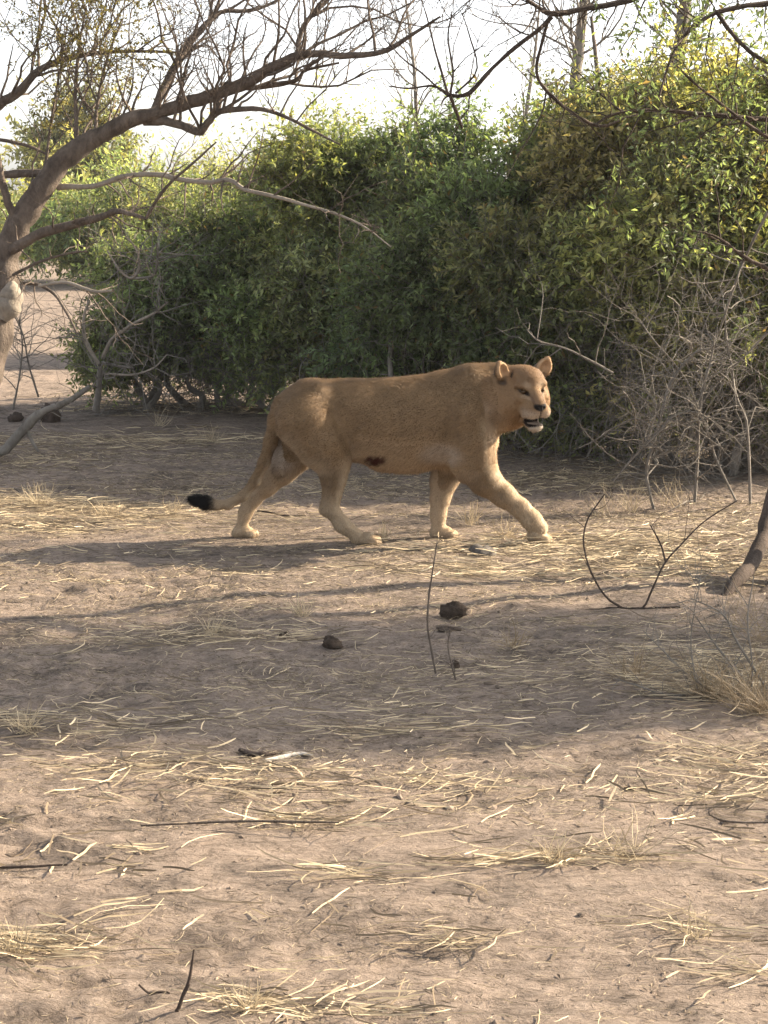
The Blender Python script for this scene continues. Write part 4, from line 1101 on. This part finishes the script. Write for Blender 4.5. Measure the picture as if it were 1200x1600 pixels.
# weathered pale piece of wood with a charred log behind it
def chunk(name, label, cat, px, mat, seed, flat=0.6):
    r = np.random.default_rng(seed)
    g_ = [on_ground(x, y) for x, y, w in px]; rad = [w * depth(p) / FPX for p, (x, y, w) in zip(g_, px)]
    pp, rr = resample(g_, rad, 14, r, 0.10)
    v, f = tubes(pp[None], rr[None], 7); c = g_[0]
    v[:, 2] = c[2] + (v[:, 2] - c[2]) * flat + np.mean(rr) * 0.45
    v = v + r.normal(0, np.mean(rr) * 0.08, v.shape)
    n = len(v); K = 14
    cap0 = np.arange(7)[::-1]; cap1 = np.arange(7) + (K - 1) * 7
    f = np.concatenate([f, [[cap0[0], cap0[1], cap0[2], cap0[3]], [cap0[0], cap0[3], cap0[4], cap0[5]], [cap1[0], cap1[1], cap1[2], cap1[3]], [cap1[0], cap1[3], cap1[4], cap1[5]]]])
    return tag(mesh_obj(name, v, f, M[mat], smooth=True, loc=c), label, cat)
chunk('wood_piece', 'pale weathered piece of wood lying at the edge of the shade', 'wood', [(412, 1180, 4), (430, 1176, 6), (452, 1170, 7), (470, 1168, 5), (488, 1170, 2)], 'wood_dead', 1)
chunk('charred_log', 'short charred log just behind the pale piece of wood', 'wood', [(375, 1163, 4), (395, 1169, 7), (415, 1170, 7), (440, 1164, 4)], 'bark_dark', 2)

# ------------------------------------------------------------------ straw, grass, litter
rng = np.random.default_rng(50)
STRAW = np.array([0.50, 0.41, 0.27])

def ribbons(O, D, L, W, rng, K=5, bend=0.5, lift=None, hug=True):
    n = len(O)
    P = np.empty((n, K, 3)); P[:, 0] = O; d = norm(D)
    cu = rng.normal(0, bend, (n, 3)); cu[:, 2] *= 0.3
    for k in range(1, K):
        d = norm(d + cu / K + rng.normal(0, bend * 0.35, (n, 3)) * np.array([1, 1, 0.25]))
        P[:, k] = P[:, k - 1] + d * (L / (K - 1))[:, None]
    gz = ground_z(P[:, :, 0], P[:, :, 1]) + 0.003
    if hug:
        h0 = lift[:, None] if lift is not None else 0.002
        P[:, :, 2] = gz + h0 + np.abs(P[:, :, 2] - P[:, :1, 2]) * 0.5
    else:
        P[:, :, 2] = np.maximum(P[:, :, 2], gz)
    T = norm(P[:, -1] - P[:, 0])
    side = norm(np.cross(T, np.array([0, -0.55, 0.83]) + rng.normal(0, 0.35, (n, 3))))
    tp = np.array([0.8] + [1.0] * (K - 2) + [0.35])
    S = side[:, None, :] * (W[:, None] * tp[None, :] * 0.5)[..., None]
    V = np.stack([P - S, P + S], 2).reshape(-1, 3)
    i = (np.arange(n) * K * 2)[:, None] + (np.arange(K - 1) * 2)[None, :]
    F = np.stack([i, i + 1, i + 3, i + 2], -1).reshape(-1, 4)
    return V, F, K * 2

def in_view(n, y0, y1, rng, m=0.35):
    y = np.sqrt(rng.uniform(y0 ** 2, y1 ** 2, n)); x = rng.uniform(-1, 1, n) * (0.2 * y + m)
    return x, y

def straw_col(n, rng):
    c = STRAW * rng.uniform(0.5, 1.35, (n, 1)); g = rng.random(n) < 0.5
    c[g] = np.array([0.25, 0.195, 0.13]) * rng.uniform(0.35, 1.1, (g.sum(), 1)); return c

sb = Bag()
def scatter(n, y0, y1, Lr, Wr, thr, seed, bright=1.0):
    x, y = in_view(n * 5, y0, y1, rng)
    dens = fbm(x * 0.9 + seed, y * 1.5, 3, 4) + 0.25 * fbm(x * 4, y * 5 + seed, 5, 2)
    keep = np.argsort(-(dens + rng.normal(0, thr, len(x))))[:n]
    x, y = x[keep], y[keep]
    O = np.stack([x, y, ground_z(x, y)], -1)
    a = rng.normal(0, 1.1, n) + np.where(rng.random(n) < 0.5, 0, math.pi)
    D = np.stack([np.cos(a), np.sin(a), rng.normal(0, 0.12, n)], -1)
    V, F, k = ribbons(O, D, rng.uniform(*Lr, n) * rng.uniform(0.5, 1.2, n), rng.uniform(*Wr, n), rng, lift=rng.exponential(0.006, n))
    sb.add(V, F, np.repeat(straw_col(n, rng) * bright, k, 0))
scatter(5000, 4.0, 9.0, (0.012, 0.07), (0.0012, 0.003), 0.07, 1.0)
scatter(7000, 8.0, 13.0, (0.02, 0.10), (0.002, 0.004), 0.06, 4.0)
scatter(4500, 12.0, 19.0, (0.05, 0.2), (0.004, 0.008), 0.06, 9.0)
scatter(420, 4.0, 7.0, (0.06, 0.2), (0.004, 0.0075), 0.12, 13.0, 1.15)
scatter(600, 6.5, 10.0, (0.05, 0.2), (0.003, 0.006), 0.12, 17.0, 1.15)
def heap(px, py, n, sx, sy, Lr, Wr, tilt=0.15, up=0.0):
    p = on_ground(px, py); s_ = depth(p) / FPX
    k = depth(p) / FPX * FPX / (py - 300.0) * 1.0
    x = p[0] + rng.normal(0, sx * s_, n); y = p[1] + rng.normal(0, sy * s_ * p[1] / HCAM * 0.6, n)
    O = np.stack([x, y, ground_z(x, y)], -1)
    a = rng.normal(0, 0.45, n) + np.where(rng.random(n) < 0.5, 0, math.pi)
    D = np.stack([np.cos(a), np.sin(a), np.abs(rng.normal(up, tilt, n))], -1)
    V, F, kk = ribbons(O, D, rng.uniform(*Lr, n), rng.uniform(*Wr, n), rng, lift=rng.exponential(0.014, n))
    sb.add(V, F, np.repeat(straw_col(n, rng) * 1.1, kk, 0))
for h in [(60, 1470, 110, 70, 26, (0.06, 0.22), (0.002, 0.0055)), (30, 1500, 60, 40, 20, (0.08, 0.22), (0.002, 0.0055)), (400, 1570, 80, 50, 14, (0.05, 0.17), (0.002, 0.005)),
          (560, 1590, 40, 80, 8, (0.06, 0.2), (0.002, 0.005)), (380, 1225, 110, 90, 18, (0.05, 0.2), (0.002, 0.005)), (470, 1270, 90, 60, 10, (0.06, 0.2), (0.002, 0.005)),
          (560, 1368, 70, 60, 14, (0.06, 0.2), (0.002, 0.005)), (680, 1215, 60, 70, 8, (0.06, 0.2), (0.002, 0.005)), (790, 1340, 90, 70, 10, (0.05, 0.17), (0.002, 0.005)),
          (930, 1340, 110, 60, 14, (0.05, 0.17), (0.002, 0.005)), (700, 1470, 45, 50, 14, (0.06, 0.17), (0.002, 0.005)), (1160, 1240, 80, 60, 14, (0.06, 0.18), (0.002, 0.005)),
          (1150, 1190, 110, 60, 20, (0.06, 0.2), (0.002, 0.005)), (1090, 1450, 60, 60, 16, (0.05, 0.16), (0.002, 0.005)), (1170, 1520, 40, 40, 12, (0.06, 0.16), (0.002, 0.005)),
          (130, 810, 1300, 170, 16, (0.04, 0.18), (0.002, 0.005)), (60, 790, 700, 70, 14, (0.04, 0.18), (0.002, 0.005)), (280, 690, 420, 130, 12, (0.08, 0.3), (0.003, 0.006)),
          (1120, 1060, 900, 70, 40, (0.05, 0.2), (0.002, 0.004)), (80, 830, 260, 90, 8, (0.06, 0.2), (0.003, 0.006)), (950, 860, 1500, 180, 24, (0.04, 0.17), (0.003, 0.006)), (1080, 890, 1000, 110, 20, (0.04, 0.17), (0.003, 0.006)),
          (760, 900, 350, 110, 12, (0.06, 0.2), (0.003, 0.006)), (350, 990, 260, 110, 18, (0.05, 0.18), (0.002, 0.005)), (870, 1050, 800, 170, 40, (0.02, 0.11), (0.0014, 0.003)),
          (250, 1190, 140, 120, 12, (0.05, 0.18), (0.002, 0.005)), (120, 1130, 160, 90, 20, (0.05, 0.16), (0.002, 0.005)), (620, 1130, 120, 120, 12, (0.06, 0.2), (0.002, 0.005))]:
    heap(*h)
# fine chaff
x, y = in_view(90000, 4.0, 15.0, rng)
dens = fbm(x * 1.3 + 21, y * 1.9, 1, 4) + rng.normal(0, 0.12, len(x)); kp = np.argsort(-dens)[:46000]; x, y = x[kp], y[kp]; n = len(x)
a = rng.uniform(0, 2 * math.pi, n)
V, F, kk = ribbons(np.stack([x, y, ground_z(x, y)], -1), np.stack([np.cos(a), np.sin(a), rng.normal(0, 0.15, n)], -1), rng.uniform(0.008, 0.045, n) * (0.6 + y / 14), rng.uniform(0.0008, 0.0020, n) * (0.4 + y / 8), rng, K=3, lift=rng.exponential(0.003, n))
sb.add(V, F, np.repeat(straw_col(n, rng) * rng.uniform(0.5, 1.0, (n, 1)), kk, 0))
so = sb.build('dry_straw', M['straw']); so['kind'] = 'stuff'; so['label'] = 'pale dry straw strewn over the sand'; so['category'] = 'straw'

# dead leaves and bark flakes
x, y = in_view(60000, 4.0, 18.0, rng)
dens = fbm(x * 1.1 + 3, y * 1.7, 6, 4) + rng.normal(0, 0.10, len(x)) + 0.10 * np.exp(-((y - 8.2) / 1.2) ** 2)
kp = np.argsort(-dens)[:34000]; x, y = x[kp], y[kp]; n = len(x)
O = np.stack([x, y, ground_z(x, y) + 0.004], -1)
a = rng.uniform(0, 2 * math.pi, n); D = np.stack([np.cos(a), np.sin(a), rng.normal(0, 0.12, n)], -1)
Ln = rng.uniform(0.006, 0.026, n)
V, F = leaves(O, D, np.stack([rng.normal(0, 0.25, n), rng.normal(0, 0.25, n), np.ones(n)], -1), Ln, Ln * rng.uniform(0.12, 0.4, n), 0.15)
cl = np.where((rng.random(n) < 0.5)[:, None], np.array([[0.12, 0.095, 0.075]]), np.array([[0.25, 0.195, 0.14]])) * rng.uniform(0.6, 1.3, (n, 1))
lt = mesh_obj('leaf_litter', V, F, M['litter'], colors=np.repeat(cl, 4, 0)); lt['kind'] = 'stuff'; lt['label'] = 'brown dead leaves and bark flakes littering the ground'; lt['category'] = 'litter'

# soil crumbs
x, y = in_view(30000, 4.0, 14.0, rng)
dens = fbm(x * 1.6 + 8, y * 2.2, 7, 4) + rng.normal(0, 0.12, len(x)); kp = np.argsort(-dens)[:2200]; x, y = x[kp], y[kp]; n = len(x)
g_ = (1 + 5 ** 0.5) / 2
ico = norm(np.array([[-1, g_, 0], [1, g_, 0], [-1, -g_, 0], [1, -g_, 0], [0, -1, g_], [0, 1, g_], [0, -1, -g_], [0, 1, -g_], [g_, 0, -1], [g_, 0, 1], [-g_, 0, -1], [-g_, 0, 1.0]]))
icf = np.array([[0, 11, 5], [0, 5, 1], [0, 1, 7], [0, 7, 10], [0, 10, 11], [1, 5, 9], [5, 11, 4], [11, 10, 2], [10, 7, 6], [7, 1, 8], [3, 9, 4], [3, 4, 2], [3, 2, 6], [3, 6, 8], [3, 8, 9], [4, 9, 5], [2, 4, 11], [6, 2, 10], [8, 6, 7], [9, 8, 1]])
sz = rng.exponential(0.0032, n).clip(0.002, 0.016)
V = ico[None] * rng.uniform(0.65, 1.25, (n, 12, 1)) * sz[:, None, None] * rng.uniform(0.6, 1.5, (n, 1, 3)) * np.array([1.2, 1.1, 0.6]) + np.stack([x, y, ground_z(x, y) + sz * 0.15], -1)[:, None, :]
F = (icf[None] + (np.arange(n) * 12)[:, None, None]).reshape(-1, 3)
cl = np.array([0.20, 0.158, 0.125]) * rng.uniform(0.5, 1.2, (n, 1))
sc_ = mesh_obj('soil_crumbs', V.reshape(-1, 3), F, M['clod'], colors=np.repeat(cl, 12, 0)); sc_['kind'] = 'stuff'; sc_['label'] = 'crumbs of dry soil scattered on the sand'; sc_['category'] = 'soil'

# standing tufts of dry grass
def tuft(label, px, py, hpx, n, spread=0.5, seed=0, colr=STRAW, wid=(0.0018, 0.0035), grp='dry grass tufts'):
    r = np.random.default_rng(seed + 400)
    p = on_ground(px, py); s_ = depth(p) / FPX; h = hpx * s_
    O = p + np.stack([r.normal(0, h * 0.16, n), r.normal(0, h * 0.16, n), np.zeros(n)], -1); O[:, 2] = ground_z(O[:, 0], O[:, 1])
    D = norm(np.stack([r.normal(0, spread, n), r.normal(0, spread, n), np.ones(n) * 0.9], -1))
    V, F, k = ribbons(O, D, h * r.uniform(0.35, 1.1, n), r.uniform(*wid, n), r, K=5, bend=0.35, hug=False)
    c = np.repeat(colr * r.uniform(0.55, 1.2, (n, 1)), k, 0)
    o = mesh_obj('grass_tuft', V, F, M['straw'], colors=c, loc=p)
    return tag(o, label, 'grass', grp)
T = [('dry grass tuft at the toes of the near hind paw', 600, 845, 34, 60), ('dry grass tuft just right of the far forepaw', 735, 822, 44, 50),
     ('sparse dry tuft behind the reaching foreleg', 790, 842, 40, 36), ('dry tuft standing under the right bush, left of the dead branch tip', 940, 800, 60, 40),
     ('dry tuft at the foot of the thorny shrub', 985, 792, 56, 46), ('dry tuft at the foot of the right bush, right of the shrub stem', 1050, 790, 56, 40),
     ('big dry grass tussock at the right edge in the shade', 1195, 1110, 125, 230), ('dry grass tussock left of the big one at the right edge', 1110, 1085, 90, 170),
     ('thin dry tuft in the litter below the dead branch', 985, 1060, 80, 60), ('low dry tuft in the lit foreground, right of the middle', 865, 1345, 60, 45),
     ('leaning dry tuft with a long stalk right of the low foreground tuft', 980, 1340, 100, 26), ('low spiky tuft at the lower right corner of the sand', 1085, 1460, 60, 24),
     ('spiky dry tuft at the left edge of the foreground', 30, 1500, 70, 60), ('dry tuft at the bottom edge left of centre', 380, 1590, 60, 50),
     ('sparse tuft in the shade below the belly', 470, 960, 44, 50), ('sparse tuft in the shade left of the hind legs', 330, 985, 40, 40),
     ('dry tuft on the lit strip at the far left', 60, 800, 50, 70), ('dry tuft on the lit strip right of the far-left one', 170, 812, 44, 60),
     ('dry tuft by the tail tuft', 270, 808, 40, 46), ('sparse tuft at the foot of the left bush', 250, 668, 42, 40), ('low tuft on the bright patch behind the tail', 330, 690, 36, 46),
     ('tall dry tuft at the right edge beside the dark stems', 1185, 1000, 120, 80), ('sparse tuft right of the largest dung lump', 800, 1010, 50, 44), ('sparse tuft in front of the shadow band at the far left', 40, 1140, 60, 46)]
for i, t_ in enumerate(T):
    tuft(t_[0], *t_[1:5], seed=i, spread=1.1 if i in (6, 7, 8, 21, 22) else (0.75 if i > 8 else 0.5), colr=np.array([0.30, 0.225, 0.135]) if i in (6, 7, 8, 21, 22) else STRAW, wid=(0.0014, 0.003))

# ------------------------------------------------------------------ dusty air
hz = 9.0
hv = np.array([[x_, y_, z_] for x_ in (-90, 90) for y_ in (-12, 130) for z_ in (-1.2, hz)], float)
hf = [[0, 1, 3, 2], [4, 6, 7, 5], [0, 4, 5, 1], [2, 3, 7, 6], [0, 2, 6, 4], [1, 5, 7, 3]]
hm = bpy.data.materials.new('dusty_air'); hm.use_nodes = True
hn = hm.node_tree; hn.nodes.remove(hn.nodes['Principled BSDF'])
pv = hn.nodes.new('ShaderNodeVolumePrincipled'); pv.inputs['Color'].default_value = (0.92, 0.94, 0.96, 1); pv.inputs['Density'].default_value = 0.00035; pv.inputs['Anisotropy'].default_value = 0.3
hn.links.new(pv.outputs[0], hn.nodes['Material Output'].inputs['Volume'])
haze = mesh_obj('haze', hv, hf, hm); haze['kind'] = 'stuff'; haze['label'] = 'pale dusty air over the savanna'; haze['category'] = 'haze'
